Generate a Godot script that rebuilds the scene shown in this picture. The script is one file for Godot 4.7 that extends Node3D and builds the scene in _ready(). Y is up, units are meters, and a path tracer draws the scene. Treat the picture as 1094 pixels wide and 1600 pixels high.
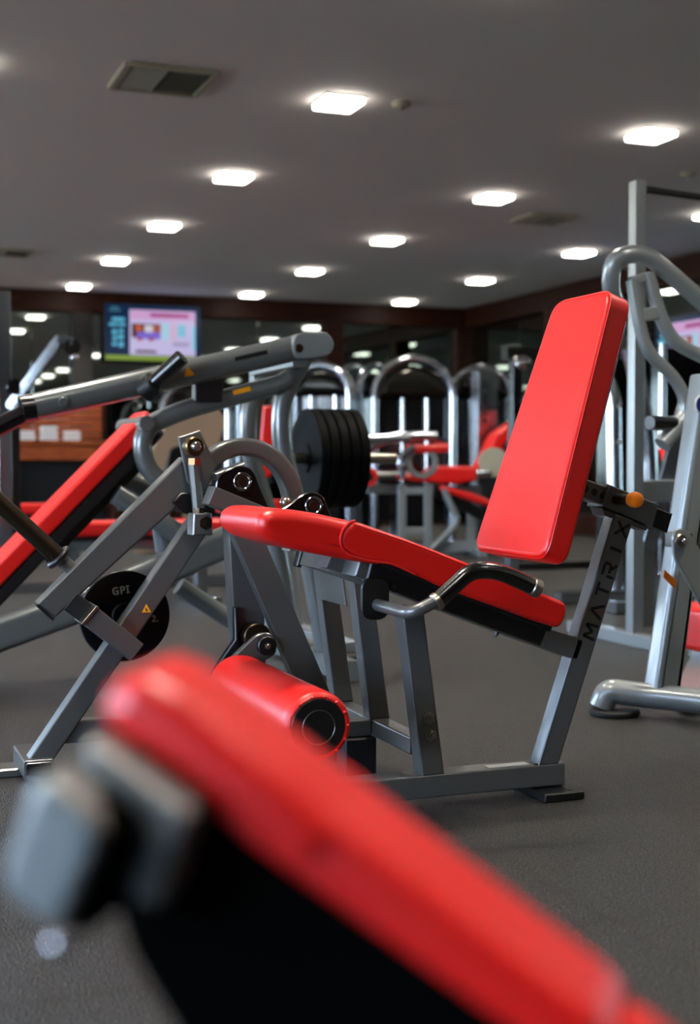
extends Node3D
# A gym: a plate-loaded leg extension machine in focus, a blurred machine close by, more machines behind, mirrored walls.

var T := PackedVector3Array()      # triangles of the part being shaped
var O := Vector3.ZERO              # origin of the thing being built
var M := {}
var taken := {}

# ---------------------------------------------------------------- shaping
func tri(a: Vector3, b: Vector3, c: Vector3) -> void:
	T.append(a); T.append(b); T.append(c)

func quad(a: Vector3, b: Vector3, c: Vector3, d: Vector3) -> void:
	tri(a, b, c); tri(a, c, d)

func inset(p: PackedVector2Array, d: float) -> PackedVector2Array:
	var n := p.size()
	var r := PackedVector2Array()
	for i in n:
		var a := (p[i] - p[(i + n - 1) % n]).normalized()
		var b := (p[(i + 1) % n] - p[i]).normalized()
		var na := Vector2(-a.y, a.x)
		var nb := Vector2(-b.y, b.x)
		r.append(p[i] + (na + nb) / maxf(1.0 + na.dot(nb), 0.4) * d)
	return r

func ccw(p) -> PackedVector2Array:
	var r := PackedVector2Array(p)
	var s := 0.0
	for i in r.size():
		s += r[i].cross(r[(i + 1) % r.size()])
	if s < 0.0:
		r.reverse()
	return r

func rnd(p, rad: float, seg := 5) -> PackedVector2Array:
	var q := ccw(p)
	var n := q.size()
	var r := PackedVector2Array()
	for i in n:
		var a: Vector2 = q[(i + n - 1) % n] - q[i]
		var b: Vector2 = q[(i + 1) % n] - q[i]
		var l := minf(rad, minf(a.length(), b.length()) * 0.48)
		var s: Vector2 = q[i] + a.normalized() * l
		var e: Vector2 = q[i] + b.normalized() * l
		for k in seg + 1:
			var t := float(k) / seg
			r.append(s.lerp(q[i], t).lerp(q[i].lerp(e, t), t))
	return r

# a polygon in the local xy plane, extruded along local z, with rounded rims
func prism(p, xf: Transform3D, depth: float, bev := 0.002, seg := 1) -> void:
	var q := ccw(p)
	var n := q.size()
	bev = minf(bev, depth * 0.49)
	var rings := []
	for s in 2:
		for k in seg + 1:
			var t := (float(k) / seg if s == 0 else 1.0 - float(k) / seg) * PI / 2
			var ins := inset(q, bev * (1.0 - sin(t)))
			var z := depth / 2 - bev * (1.0 - cos(t))
			var ring := PackedVector3Array()
			for v in ins:
				ring.append(xf * Vector3(v.x, v.y, z if s == 0 else -z))
			rings.append(ring)
	for k in rings.size() - 1:
		var A: PackedVector3Array = rings[k]
		var B: PackedVector3Array = rings[k + 1]
		for i in n:
			var j := (i + 1) % n
			quad(A[i], B[i], B[j], A[j])
	var cap := Geometry2D.triangulate_polygon(inset(q, bev))
	if cap.is_empty():
		cap = Geometry2D.triangulate_polygon(q)
	var f: PackedVector3Array = rings[0]
	var g: PackedVector3Array = rings[rings.size() - 1]
	for i in range(0, cap.size(), 3):
		var a := cap[i]; var b := cap[i + 1]; var c := cap[i + 2]
		if (q[b] - q[a]).cross(q[c] - q[a]) < 0.0:
			var w := b; b = c; c = w
		tri(f[a], f[b], f[c])
		tri(g[a], g[c], g[b])

func zp(p, z0: float, z1: float, bev := 0.003, seg := 1) -> void:
	prism(p, Transform3D(Basis(), Vector3(0, 0, (z0 + z1) / 2)), absf(z1 - z0), bev, seg)

func rect(w: float, h: float) -> PackedVector2Array:
	return PackedVector2Array([Vector2(-w / 2, -h / 2), Vector2(w / 2, -h / 2), Vector2(w / 2, h / 2), Vector2(-w / 2, h / 2)])

# a straight rectangular tube from a to b: w across, h along "up"
func bar(a: Vector3, b: Vector3, w: float, h: float, up := Vector3.UP, r := 0.006) -> void:
	var z := (b - a).normalized()
	if absf(z.dot(up)) > 0.99:
		up = Vector3.RIGHT if absf(z.x) < 0.9 else Vector3.BACK
	var x := up.cross(z).normalized()
	var y := z.cross(x)
	prism(rnd(rect(w, h), r, 3), Transform3D(Basis(x, y, z), (a + b) / 2), a.distance_to(b), 0.0015)

func box(c: Vector3, s: Vector3, r := 0.004) -> void:
	prism(rnd(rect(s.x, s.y), r, 2), Transform3D(Basis(), c), s.z, minf(r, 0.004))

func fillet(p: Array, rad: float, seg := 8) -> PackedVector3Array:
	var r := PackedVector3Array([p[0]])
	for i in range(1, p.size() - 1):
		var a: Vector3 = p[i - 1] - p[i]
		var b: Vector3 = p[i + 1] - p[i]
		var l := minf(rad, minf(a.length(), b.length()) * 0.49)
		var s: Vector3 = p[i] + a.normalized() * l
		var e: Vector3 = p[i] + b.normalized() * l
		var m: Vector3 = p[i]
		for k in seg + 1:
			var t := float(k) / seg
			r.append(s.lerp(m, t).lerp(m.lerp(e, t), t))
	r.append(p[p.size() - 1])
	return r

# any closed outline swept along a path
func sweep(path: PackedVector3Array, prof: PackedVector2Array, up := Vector3.UP, scales := PackedFloat32Array()) -> void:
	var n := path.size()
	var m := prof.size()
	var last := PackedVector3Array()
	var x := Vector3.ZERO
	for i in n:
		var d := (path[mini(i + 1, n - 1)] - path[maxi(i - 1, 0)]).normalized()
		if i == 0:
			x = up.cross(d)
			if x.length() < 0.05:
				x = Vector3.RIGHT.cross(d)
		x = (x - d * x.dot(d)).normalized()
		var y := d.cross(x)
		var k := scales[i] if scales.size() == n else 1.0
		var ring := PackedVector3Array()
		for v in prof:
			ring.append(path[i] + (x * v.x + y * v.y) * k)
		if i == 0 or i == n - 1:
			for j in range(1, m - 1):
				if i == 0:
					tri(ring[0], ring[j + 1], ring[j])
				else:
					tri(ring[0], ring[j], ring[j + 1])
		if i > 0:
			for j in m:
				var j2 := (j + 1) % m
				quad(last[j], last[j2], ring[j2], ring[j])
		last = ring

func circle(r: float, n := 18) -> PackedVector2Array:
	var p := PackedVector2Array()
	for i in n:
		p.append(Vector2(cos(TAU * i / n), sin(TAU * i / n)) * r)
	return p

func tube(p: Array, r: float, bend := 0.1, n := 18) -> void:
	sweep(fillet(p, bend) if p.size() > 2 else PackedVector3Array(p), circle(r, n), Vector3(0.123, 0.2, 0.97))

# outline of (radius, height) turned about an axis
func lathe(prof: Array, at: Vector3, axis: Vector3, n := 28) -> void:
	var y := axis.normalized()
	var x := y.cross(Vector3(0.31, 0.52, 0.79)).normalized()
	var z := x.cross(y)
	for i in n:
		var a := x * cos(TAU * i / n) + z * sin(TAU * i / n)
		var b := x * cos(TAU * (i + 1) / n) + z * sin(TAU * (i + 1) / n)
		for k in prof.size() - 1:
			var p: Vector2 = prof[k]
			var q: Vector2 = prof[k + 1]
			var p0 := at + y * p.y
			var q0 := at + y * q.y
			if p.x > 0.00001:
				tri(p0 + a * p.x, q0 + a * q.x, p0 + b * p.x)
			if q.x > 0.00001:
				tri(p0 + b * p.x, q0 + a * q.x, q0 + b * q.x)

func cyl(a: Vector3, b: Vector3, r: float, bev := 0.003, n := 28) -> void:
	var h := a.distance_to(b)
	lathe([Vector2(0, 0), Vector2(r - bev, 0), Vector2(r, bev), Vector2(r, h - bev), Vector2(r - bev, h), Vector2(0, h)], a, b - a, n)

func ring(at: Vector3, axis: Vector3, r0: float, r1: float, h: float, n := 28) -> void:
	lathe([Vector2(r0, 0), Vector2(r0, 0), Vector2(r1 - h * 0.2, 0), Vector2(r1, h * 0.2), Vector2(r1, h * 0.8), Vector2(r1 - h * 0.2, h), Vector2(r0 + h * 0.2, h), Vector2(r0, h * 0.8), Vector2(r0, 0)], at, axis, n)

func ball(at: Vector3, r: float, sy := 1.0, n := 16) -> void:
	var p := []
	for k in n + 1:
		var t := -PI / 2 + PI * k / n
		p.append(Vector2(maxf(cos(t) * r, 0.0), sin(t) * r * sy))
	lathe(p, at, Vector3.UP, n * 2)

func hexbolt(at: Vector3, axis: Vector3, r: float, h: float) -> void:
	lathe([Vector2(0, 0), Vector2(r * 1.5, 0), Vector2(r * 1.5, h * 0.25), Vector2(r, h * 0.25), Vector2(r, h * 0.9), Vector2(r * 0.85, h), Vector2(r * 0.4, h), Vector2(r * 0.38, h * 1.5), Vector2(0, h * 1.5)], at, axis, 6)

# ---------------------------------------------------------------- putting into the scene
func made() -> ArrayMesh:
	var n := T.size()
	var fn := PackedVector3Array()
	var at := {}
	for f in n / 3:
		fn.append((T[f * 3 + 1] - T[f * 3]).cross(T[f * 3 + 2] - T[f * 3]))
	var keys := []
	keys.resize(n)
	for i in n:
		var k := Vector3i((T[i] * 20000.0).round())
		keys[i] = k
		if at.has(k):
			at[k].append(i / 3)
		else:
			at[k] = [i / 3]
	var vs := PackedVector3Array()
	var ns := PackedVector3Array()
	for f in n / 3:
		if fn[f].length_squared() < 1e-18:
			continue
		var u := fn[f].normalized()
		for e in [0, 2, 1]:
			var i: int = f * 3 + e
			var s := Vector3.ZERO
			for g in at[keys[i]]:
				if fn[g].normalized().dot(u) > 0.76:
					s += fn[g]
			vs.append(T[i] - O)
			ns.append(s.normalized())
	var a := []
	a.resize(Mesh.ARRAY_MAX)
	a[Mesh.ARRAY_VERTEX] = vs
	a[Mesh.ARRAY_NORMAL] = ns
	var m := ArrayMesh.new()
	if vs.size():
		m.add_surface_from_arrays(Mesh.PRIMITIVE_TRIANGLES, a)
	T = PackedVector3Array()
	return m

func part(parent: Node3D, called: String, m: Material, label := "") -> MeshInstance3D:
	var o := MeshInstance3D.new()
	o.name = called
	o.mesh = made()
	o.material_override = m
	parent.add_child(o, true)
	if label:
		o.set_meta("label", label)
	return o

func numbered(called: String) -> String:
	taken[called] = taken.get(called, -1) + 1
	return called if taken[called] == 0 else "%s_%03d" % [called, taken[called]]

func tag(o: Node, label: String, category: String, group := "") -> void:
	o.set_meta("label", label)
	o.set_meta("category", category)
	if group:
		o.set_meta("group", group)

func thing(called: String, label: String, category: String, at := Vector3.ZERO, group := "") -> Node3D:
	var o := Node3D.new()
	o.name = numbered(called)
	add_child(o)
	o.position = at
	O = at
	tag(o, label, category, group)
	return o

func copy(src: Node3D, called: String, label: String, at: Vector3, turn := 0.0) -> Node3D:
	var o: Node3D = src.duplicate()
	o.name = numbered(called)
	add_child(o)
	o.position = at
	o.rotation.y = turn
	o.set_meta("label", label)
	return o

func struct(called: String, m: Material, parent: Node3D = null) -> MeshInstance3D:
	O = Vector3.ZERO
	var o := part(parent if parent else self, called, m)
	if not parent:
		o.set_meta("kind", "structure")
	return o

func frame(called: String) -> Node3D:
	var o := Node3D.new()
	o.name = called
	add_child(o)
	o.set_meta("kind", "structure")
	O = Vector3.ZERO
	return o

# ---------------------------------------------------------------- materials
func noise_tex(freq: float, type: int, size: int, seed_: int, ramp: Gradient = null, bump := 0.0) -> NoiseTexture2D:
	var n := FastNoiseLite.new()
	n.seed = seed_
	n.noise_type = type
	n.frequency = freq
	n.fractal_octaves = 4
	var t := NoiseTexture2D.new()
	t.width = size
	t.height = size
	t.seamless = true
	t.noise = n
	if ramp:
		t.color_ramp = ramp
	if bump > 0.0:
		t.as_normal_map = true
		t.bump_strength = bump
	return t

func ramp(pairs: Array) -> Gradient:
	var g := Gradient.new()
	var off := PackedFloat32Array()
	var col := PackedColorArray()
	for p in pairs:
		off.append(p[0])
		col.append(p[1])
	g.offsets = off
	g.colors = col
	return g

func mat(col: Color, rough: float, metal := 0.0, coat := 0.0) -> StandardMaterial3D:
	var m := StandardMaterial3D.new()
	m.albedo_color = col
	m.roughness = rough
	m.metallic = metal
	if coat > 0.0:
		m.clearcoat_enabled = true
		m.clearcoat = coat
		m.clearcoat_roughness = 0.15
	return m

func tri_map(m: StandardMaterial3D, scale: float, world := true) -> void:
	m.uv1_triplanar = true
	m.uv1_world_triplanar = world
	m.uv1_scale = Vector3.ONE * scale

func materials() -> void:
	var vinyl := mat(Color(0.85, 0.045, 0.008), 0.38)
	vinyl.normal_enabled = true
	vinyl.normal_texture = noise_tex(0.045, FastNoiseLite.TYPE_CELLULAR, 512, 3, null, 1.2)
	vinyl.normal_scale = 0.25
	vinyl.metallic_specular = 0.6
	tri_map(vinyl, 9.0, false)
	M.vinyl = vinyl
	M.thread = mat(Color(0.93, 0.28, 0.18), 0.6)
	M.grey = mat(Color(0.385, 0.39, 0.38), 0.34, 0.5, 0.35)
	M.press = mat(Color(0.40, 0.415, 0.405), 0.30, 0.35, 0.5)
	M.steel_blue = mat(Color(0.54, 0.56, 0.555), 0.33, 0.4, 0.5)
	M.silver = mat(Color(0.62, 0.64, 0.66), 0.16, 0.95)
	M.chrome = mat(Color(0.78, 0.78, 0.78), 0.12, 1.0)
	M.zinc = mat(Color(0.62, 0.60, 0.55), 0.3, 1.0)
	M.brass = mat(Color(0.45, 0.36, 0.25), 0.28, 1.0)
	M.bronze = mat(Color(0.24, 0.20, 0.155), 0.35, 0.9)
	M.crown = mat(Color(0.16, 0.155, 0.14), 0.16, 0.8)
	M.black = mat(Color(0.035, 0.035, 0.037), 0.42)
	M.board = mat(Color(0.012, 0.012, 0.012), 0.9)
	M.board.metallic_specular = 0.1
	M.black_gloss = mat(Color(0.02, 0.02, 0.021), 0.22, 0.0, 0.6)
	M.rubber = mat(Color(0.03, 0.03, 0.03), 0.6)
	M.iron = mat(Color(0.045, 0.045, 0.045), 0.6)
	M.iron.metallic_specular = 0.15
	M.enamel = mat(Color(0.04, 0.04, 0.04), 0.42)
	M.enamel.metallic_specular = 0.3
	M.orange = mat(Color(0.93, 0.47, 0.03), 0.4)
	M.yellow = mat(Color(0.95, 0.62, 0.03), 0.5)
	M.white = mat(Color(0.85, 0.85, 0.83), 0.5)
	M.cream = mat(Color(0.62, 0.60, 0.52), 0.55)
	M.badge_blue = mat(Color(0.05, 0.14, 0.38), 0.4)
	M.red_ink = mat(Color(0.7, 0.03, 0.05), 0.5)
	M.rust = mat(Color(0.20, 0.07, 0.03), 0.8)
	M.tan = mat(Color(0.55, 0.47, 0.38), 0.5)
	# rubber floor, granules pressed together
	var fl := mat(Color(0.48, 0.467, 0.435), 0.40)
	fl.albedo_texture = noise_tex(0.12, FastNoiseLite.TYPE_SIMPLEX, 1024, 11, ramp([[0.0, Color(0.02, 0.02, 0.02)], [0.36, Color(0.06, 0.06, 0.058)], [0.5, Color(0.17, 0.168, 0.16)], [0.6, Color(0.30, 0.295, 0.28)], [0.7, Color(0.70, 0.69, 0.66)], [1.0, Color(0.92, 0.91, 0.88)]]))
	fl.normal_enabled = true
	fl.normal_texture = noise_tex(0.13, FastNoiseLite.TYPE_SIMPLEX, 1024, 5, null, 8.0)
	fl.normal_scale = 1.0
	fl.detail_enabled = true
	fl.detail_blend_mode = BaseMaterial3D.BLEND_MODE_MUL
	fl.detail_uv_layer = BaseMaterial3D.DETAIL_UV_1
	tri_map(fl, 1.15)
	fl.detail_enabled = false
	M.floor = fl
	var ce := mat(Color(0.80, 0.78, 0.765), 0.85)
	M.ceiling = ce
	var wd := mat(Color.WHITE, 0.5)
	wd.metallic_specular = 0.3
	wd.albedo_texture = noise_tex(0.012, FastNoiseLite.TYPE_SIMPLEX, 512, 8, ramp([[0.0, Color(0.12, 0.048, 0.02)], [0.5, Color(0.19, 0.08, 0.034)], [1.0, Color(0.27, 0.12, 0.055)]]))
	wd.uv1_triplanar = true
	wd.uv1_world_triplanar = true
	wd.uv1_scale = Vector3(0.5, 4.0, 0.5)
	M.wood = wd
	var ow := mat(Color.WHITE, 0.4)
	ow.albedo_texture = noise_tex(0.012, FastNoiseLite.TYPE_SIMPLEX, 512, 18, ramp([[0.0, Color(0.42, 0.17, 0.06)], [0.5, Color(0.56, 0.25, 0.09)], [1.0, Color(0.66, 0.33, 0.14)]]))
	ow.uv1_triplanar = true
	ow.uv1_world_triplanar = true
	ow.uv1_scale = Vector3(0.5, 4.0, 0.5)
	M.orange_wood = ow
	M.mirror = mat(Color(0.60, 0.64, 0.62), 0.02, 1.0)
	M.wall = mat(Color(0.22, 0.20, 0.19), 0.8)
	M.dark_wall = mat(Color(0.05, 0.045, 0.042), 0.6)
	var gl := mat(Color(0.9, 0.95, 0.96, 0.06), 0.02)
	gl.transparency = BaseMaterial3D.TRANSPARENCY_ALPHA
	M.glass = gl
	var lamp := mat(Color(0.95, 0.95, 0.92), 0.5)
	lamp.emission_enabled = true
	lamp.emission = Color(1.0, 0.97, 0.93)
	lamp.emission_energy_multiplier = LAMP_GLOW
	M.lamp = lamp
	var smoke := mat(Color(0.02, 0.02, 0.022), 0.1, 0.0, 0.5)
	M.shroud = smoke

const LAMP_GLOW := 14.0
const LAMP_ENERGY := 5.5

# ---------------------------------------------------------------- camera, light
func set_camera_and_light() -> void:
	var cam := Camera3D.new()
	cam.name = "camera"
	cam.position = Vector3(0, 0.85, 0)
	cam.rotation_degrees = Vector3(-2.07, -21.2, 0)
	cam.near = 0.05
	cam.far = 200.0
	var lens := CameraAttributesPhysical.new()
	lens.frustum_focal_length = 31.5
	lens.frustum_focus_distance = 3.42
	lens.frustum_near = 0.05
	lens.frustum_far = 200.0
	lens.exposure_aperture = 1.75
	cam.attributes = lens
	cam.fov = 41.72
	add_child(cam)
	cam.fov = 41.72
	cam.current = true
	var env := Environment.new()
	env.background_mode = Environment.BG_SKY
	var sky := Sky.new()
	var sm := ProceduralSkyMaterial.new()
	sm.sky_top_color = Color(0.52, 0.68, 0.90)
	sm.sky_horizon_color = Color(0.84, 0.90, 0.96)
	sm.ground_horizon_color = Color(0.70, 0.74, 0.76)
	sm.ground_bottom_color = Color(0.40, 0.41, 0.40)
	sm.energy_multiplier = 40.0
	sky.sky_material = sm
	env.sky = sky
	env.tonemap_mode = Environment.TONE_MAPPER_LINEAR
	env.tonemap_exposure = 1.05
	env.sdfgi_enabled = true
	env.ssao_enabled = true
	env.ssil_enabled = true
	var we := WorldEnvironment.new()
	we.name = "world_environment"
	we.environment = env
	add_child(we)

const XL := -5.0
const XR := 8.4
const ZB := -17.05
const ZF := 8.0
const H := 3.0

func room() -> void:
	box(Vector3((XL + XR) / 2, -0.1, (ZB + ZF) / 2), Vector3(XR - XL + 0.6, 0.2, ZF - ZB + 0.6))
	struct("floor", M.floor)
	box(Vector3((XL + XR) / 2, H + 0.1, (ZB + ZF) / 2), Vector3(XR - XL + 0.6, 0.2, ZF - ZB + 0.6))
	struct("ceiling", M.ceiling)
	# back wall: mirrors between wooden pilasters, a wooden band above
	var wb := frame("wall_back")
	box(Vector3((XL + XR) / 2, H / 2, ZB - 0.14), Vector3(XR - XL + 0.6, H, 0.2))
	struct("wall_body", M.dark_wall, wb)
	var x := XL + 0.02
	var pil := [2.98, 6.35, 8.3]
	while x < XR - 0.2:
		box(Vector3(x + 0.735, 1.5, ZB - 0.022), Vector3(1.465, 2.5, 0.024), 0.002)
		struct("mirror_panel", M.mirror, wb)
		x += 1.47
	var wr := frame("wall_right")
	box(Vector3(XR + 0.14, H / 2, (ZB + ZF) / 2), Vector3(0.2, H, ZF - ZB + 0.6))
	struct("wall_body", M.dark_wall, wr)
	var z := ZB + 0.02
	while z < -4.0:
		box(Vector3(XR + 0.022, 1.5, z + 0.735), Vector3(0.024, 2.5, 1.465), 0.002)
		struct("mirror_panel", M.mirror, wr)
		z += 1.47
	box(Vector3((XL + XR) / 2, 2.87, ZB + 0.05), Vector3(XR - XL, 0.26, 0.13), 0.006)
	struct("trim_1", M.wood)
	box(Vector3(XR - 0.05, 2.87, (ZB + ZF) / 2 + 0.06), Vector3(0.13, 0.26, ZF - ZB - 0.1), 0.006)
	struct("trim_2", M.wood)
	box(Vector3((XL + XR) / 2, 0.12, ZB + 0.025), Vector3(XR - XL, 0.24, 0.06), 0.006)
	struct("baseboard_back", M.wood)
	box(Vector3(XR - 0.025, 0.12, (ZB + ZF) / 2 + 0.06), Vector3(0.06, 0.24, ZF - ZB - 0.1), 0.006)
	struct("baseboard_right", M.wood)
	var i := 3
	for px in pil:
		box(Vector3(px, 1.49, ZB + 0.05), Vector3(0.26, 2.5, 0.12), 0.006)
		struct("trim_%d" % i, M.wood if i > 3 else M.dark_wall)
		i += 1
	for pz in [-14.6, -11.4]:
		box(Vector3(XR - 0.05, 1.49, pz), Vector3(0.12, 2.5, 0.28), 0.006)
		struct("trim_%d" % i, M.wood)
		i += 1
	# left wall with a row of daylight windows, and the wall behind the camera
	var wl := frame("wall_left")
	var cuts := [[-16.2, -14.2], [-13.7, -11.7], [-11.2, -9.2], [-8.7, -6.7], [-3.1, -1.1], [-0.5, 1.5]]
	var z0 := ZB - 0.2
	for c in cuts:
		box(Vector3(XL - 0.15, H / 2, (z0 + c[0]) / 2), Vector3(0.3, H, c[0] - z0), 0.002)
		struct("wall_body", M.wall, wl)
		box(Vector3(XL - 0.15, 0.3, (c[0] + c[1]) / 2), Vector3(0.3, 0.6, c[1] - c[0]), 0.002)
		struct("wall_body", M.wall, wl)
		box(Vector3(XL - 0.15, 2.85, (c[0] + c[1]) / 2), Vector3(0.3, 0.3, c[1] - c[0]), 0.002)
		struct("wall_body", M.wall, wl)
		z0 = c[1]
	box(Vector3(XL - 0.15, H / 2, (z0 + ZF + 0.2) / 2), Vector3(0.3, H, ZF + 0.2 - z0), 0.002)
	struct("wall_body", M.wall, wl)
	var k := 1
	for c in cuts:
		var w := frame("window_%d" % k)
		k += 1
		var zc: float = (c[0] + c[1]) / 2
		for e in [[Vector3(XL - 0.15, 0.63, zc), Vector3(0.08, 0.06, 2.0)], [Vector3(XL - 0.15, 2.67, zc), Vector3(0.08, 0.06, 2.0)], [Vector3(XL - 0.15, 1.65, c[0] + 0.03), Vector3(0.08, 1.98, 0.06)], [Vector3(XL - 0.15, 1.65, c[1] - 0.03), Vector3(0.08, 1.98, 0.06)], [Vector3(XL - 0.15, 1.65, zc), Vector3(0.06, 1.98, 0.05)]]:
			box(e[0], e[1])
			struct("window_frame", M.white, w)
		for s in [-0.5, 0.5]:
			box(Vector3(XL - 0.15, 1.65, zc + s * 0.97), Vector3(0.008, 1.98, 0.92), 0.001)
			struct("window_pane", M.glass, w)
	box(Vector3((XL + XR) / 2, H / 2, ZF + 0.1), Vector3(XR - XL + 0.6, H, 0.2))
	struct("wall_front", M.wall)

const LX := [-3.6, -1.45, 0.69, 2.84, 5.01, 7.12]
const ORD := ["first", "second", "third", "fourth", "fifth", "sixth", "seventh", "eighth", "ninth", "tenth", "eleventh"]
const ROWS := ["the window row", "the second window row", "the frame-edge row", "the left row", "the middle row", "the right row"]

func ceiling_lamps() -> void:
	var src: Node3D = null
	for r in LX.size():
		for j in 11:
			if j > 7 and r < 4:
				continue
			var at := Vector3(LX[r], H, -16.36 + 2.213 * j)
			var label := "glowing square ceiling light, %s from the back wall in %s" % [ORD[j], ROWS[r]]
			var o: Node3D
			if src == null:
				o = thing("ceiling_light", label, "ceiling light", at, "square ceiling lights")
				O = Vector3.ZERO
				box(Vector3(0, -0.006, 0), Vector3(0.255, 0.011, 0.275), 0.003)
				part(o, "housing", M.white)
				prism(rnd(rect(0.24, 0.26), 0.02, 3), Transform3D(Basis(Vector3(1, 0, 0), Vector3(0, 0, -1), Vector3(0, 1, 0)), Vector3(0, -0.027, 0)), 0.032, 0.006, 2)
				part(o, "diffuser", M.lamp)
				src = o
			else:
				o = copy(src, "ceiling_light", label, at)
			var l := SpotLight3D.new()
			l.name = "lamp_light"
			l.spot_angle = 50.0
			l.spot_angle_attenuation = 0.8
			l.spot_range = 30.0
			l.spot_attenuation = 2.0
			l.light_size = 0.13
			l.light_energy = LAMP_ENERGY
			l.light_color = Color(1.0, 0.965, 0.91)
			l.shadow_enabled = true
			l.position = at + Vector3(0, -0.075, 0)
			l.rotation.x = -PI / 2
			add_child(l, true)

func ceiling_bits() -> void:
	var n := 0
	for v in [[1.77, -7.45, 0.49, "slatted square air vent in the ceiling at upper left"], [5.87, -10.43, 0.42, "dark square air vent in the ceiling above the red backrest"], [1.72, -14.06, 0.45, "small slatted air vent in the ceiling at the left frame edge"]]:
		var at := Vector3(v[0], H, v[1])
		var o := thing("air_vent", v[3], "vent", at, "ceiling air vents")
		var s: float = v[2]
		for e in [[Vector3(0, -0.012, s / 2), Vector3(s, 0.024, 0.04)], [Vector3(0, -0.012, -s / 2), Vector3(s, 0.024, 0.04)], [Vector3(s / 2, -0.012, 0), Vector3(0.04, 0.024, s)], [Vector3(-s / 2, -0.012, 0), Vector3(0.04, 0.024, s)]]:
			box(at + e[0], e[1])
		part(o, "frame", M.cream)
		box(at + Vector3(0, -0.003, 0), Vector3(s - 0.03, 0.004, s - 0.03))
		part(o, "backing", M.black)
		for k in 9:
			for side in [-1, 1]:
				var cx: float = side * (0.018 + (k + 0.5) * (s / 2 - 0.03) / 9.0)
				bar(at + Vector3(cx, -0.013, -s * 0.44), at + Vector3(cx, -0.013, s * 0.44), 0.002, 0.022, Vector3(side * 0.8, 1, 0).normalized(), 0.0008)
				part(o, "slat", M.cream)
		n += 1
	for v in [[3.21, -7.43, "small round smoke detector on the ceiling beside the nearest middle light"], [5.96, -8.45, "small round smoke detector on the ceiling at upper right"]]:
		var at := Vector3(v[0], H, v[1])
		var o := thing("smoke_detector", v[2], "smoke detector", at)
		lathe([Vector2(0, 0), Vector2(0.055, 0), Vector2(0.058, 0.012), Vector2(0.045, 0.03), Vector2(0, 0.034)], at, Vector3.DOWN)
		part(o, "cover", M.cream)
		cyl(at + Vector3(0, -0.03, 0), at + Vector3(0, -0.042, 0), 0.02)
		part(o, "sensor", M.zinc)

func V(x: float, y: float) -> Vector2:
	return Vector2(x, y)

func P3(a: Array, z: float) -> Array:
	var r := []
	for v in a:
		r.append(Vector3(v.x, v.y, z))
	return r

# lettering from strokes: unit box letters, laid along "right" on a face
const STROKES := {
	"M": [[0.0, 0.0, 0.08, 1.0], [0.08, 1.0, 0.5, 0.35], [0.5, 0.35, 0.92, 1.0], [0.92, 1.0, 1.0, 0.0]],
	"A": [[0.0, 0.0, 0.5, 1.0], [0.5, 1.0, 1.0, 0.0]],
	"T": [[0.0, 1.0, 1.0, 1.0], [0.5, 1.0, 0.5, 0.0]],
	"R": [[0.0, 0.0, 0.0, 0.6], [0.0, 1.0, 0.85, 1.0], [0.85, 1.0, 0.95, 0.72], [0.95, 0.72, 0.8, 0.45], [0.8, 0.45, 0.25, 0.45], [0.5, 0.45, 0.95, 0.0]],
	"I": [[0.5, 0.0, 0.5, 1.0]],
	"X": [[0.0, 0.0, 1.0, 1.0], [0.0, 1.0, 1.0, 0.0]]}

func letters(parent: Node3D, word: String, at: Vector3, right: Vector3, up: Vector3, h: float, w: float, step: float, m: Material) -> void:
	var out := right.cross(up).normalized()
	for i in word.length():
		var o := at + right * step * i
		for s in STROKES[word[i]]:
			var a: Vector3 = o + right * w * s[0] + up * h * s[1]
			var b: Vector3 = o + right * w * s[2] + up * h * s[3]
			bar(a, b, h * 0.22, 0.0008, out, 0.0003)
		part(parent, "letter", m, "black letter %s" % word[i])

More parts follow.
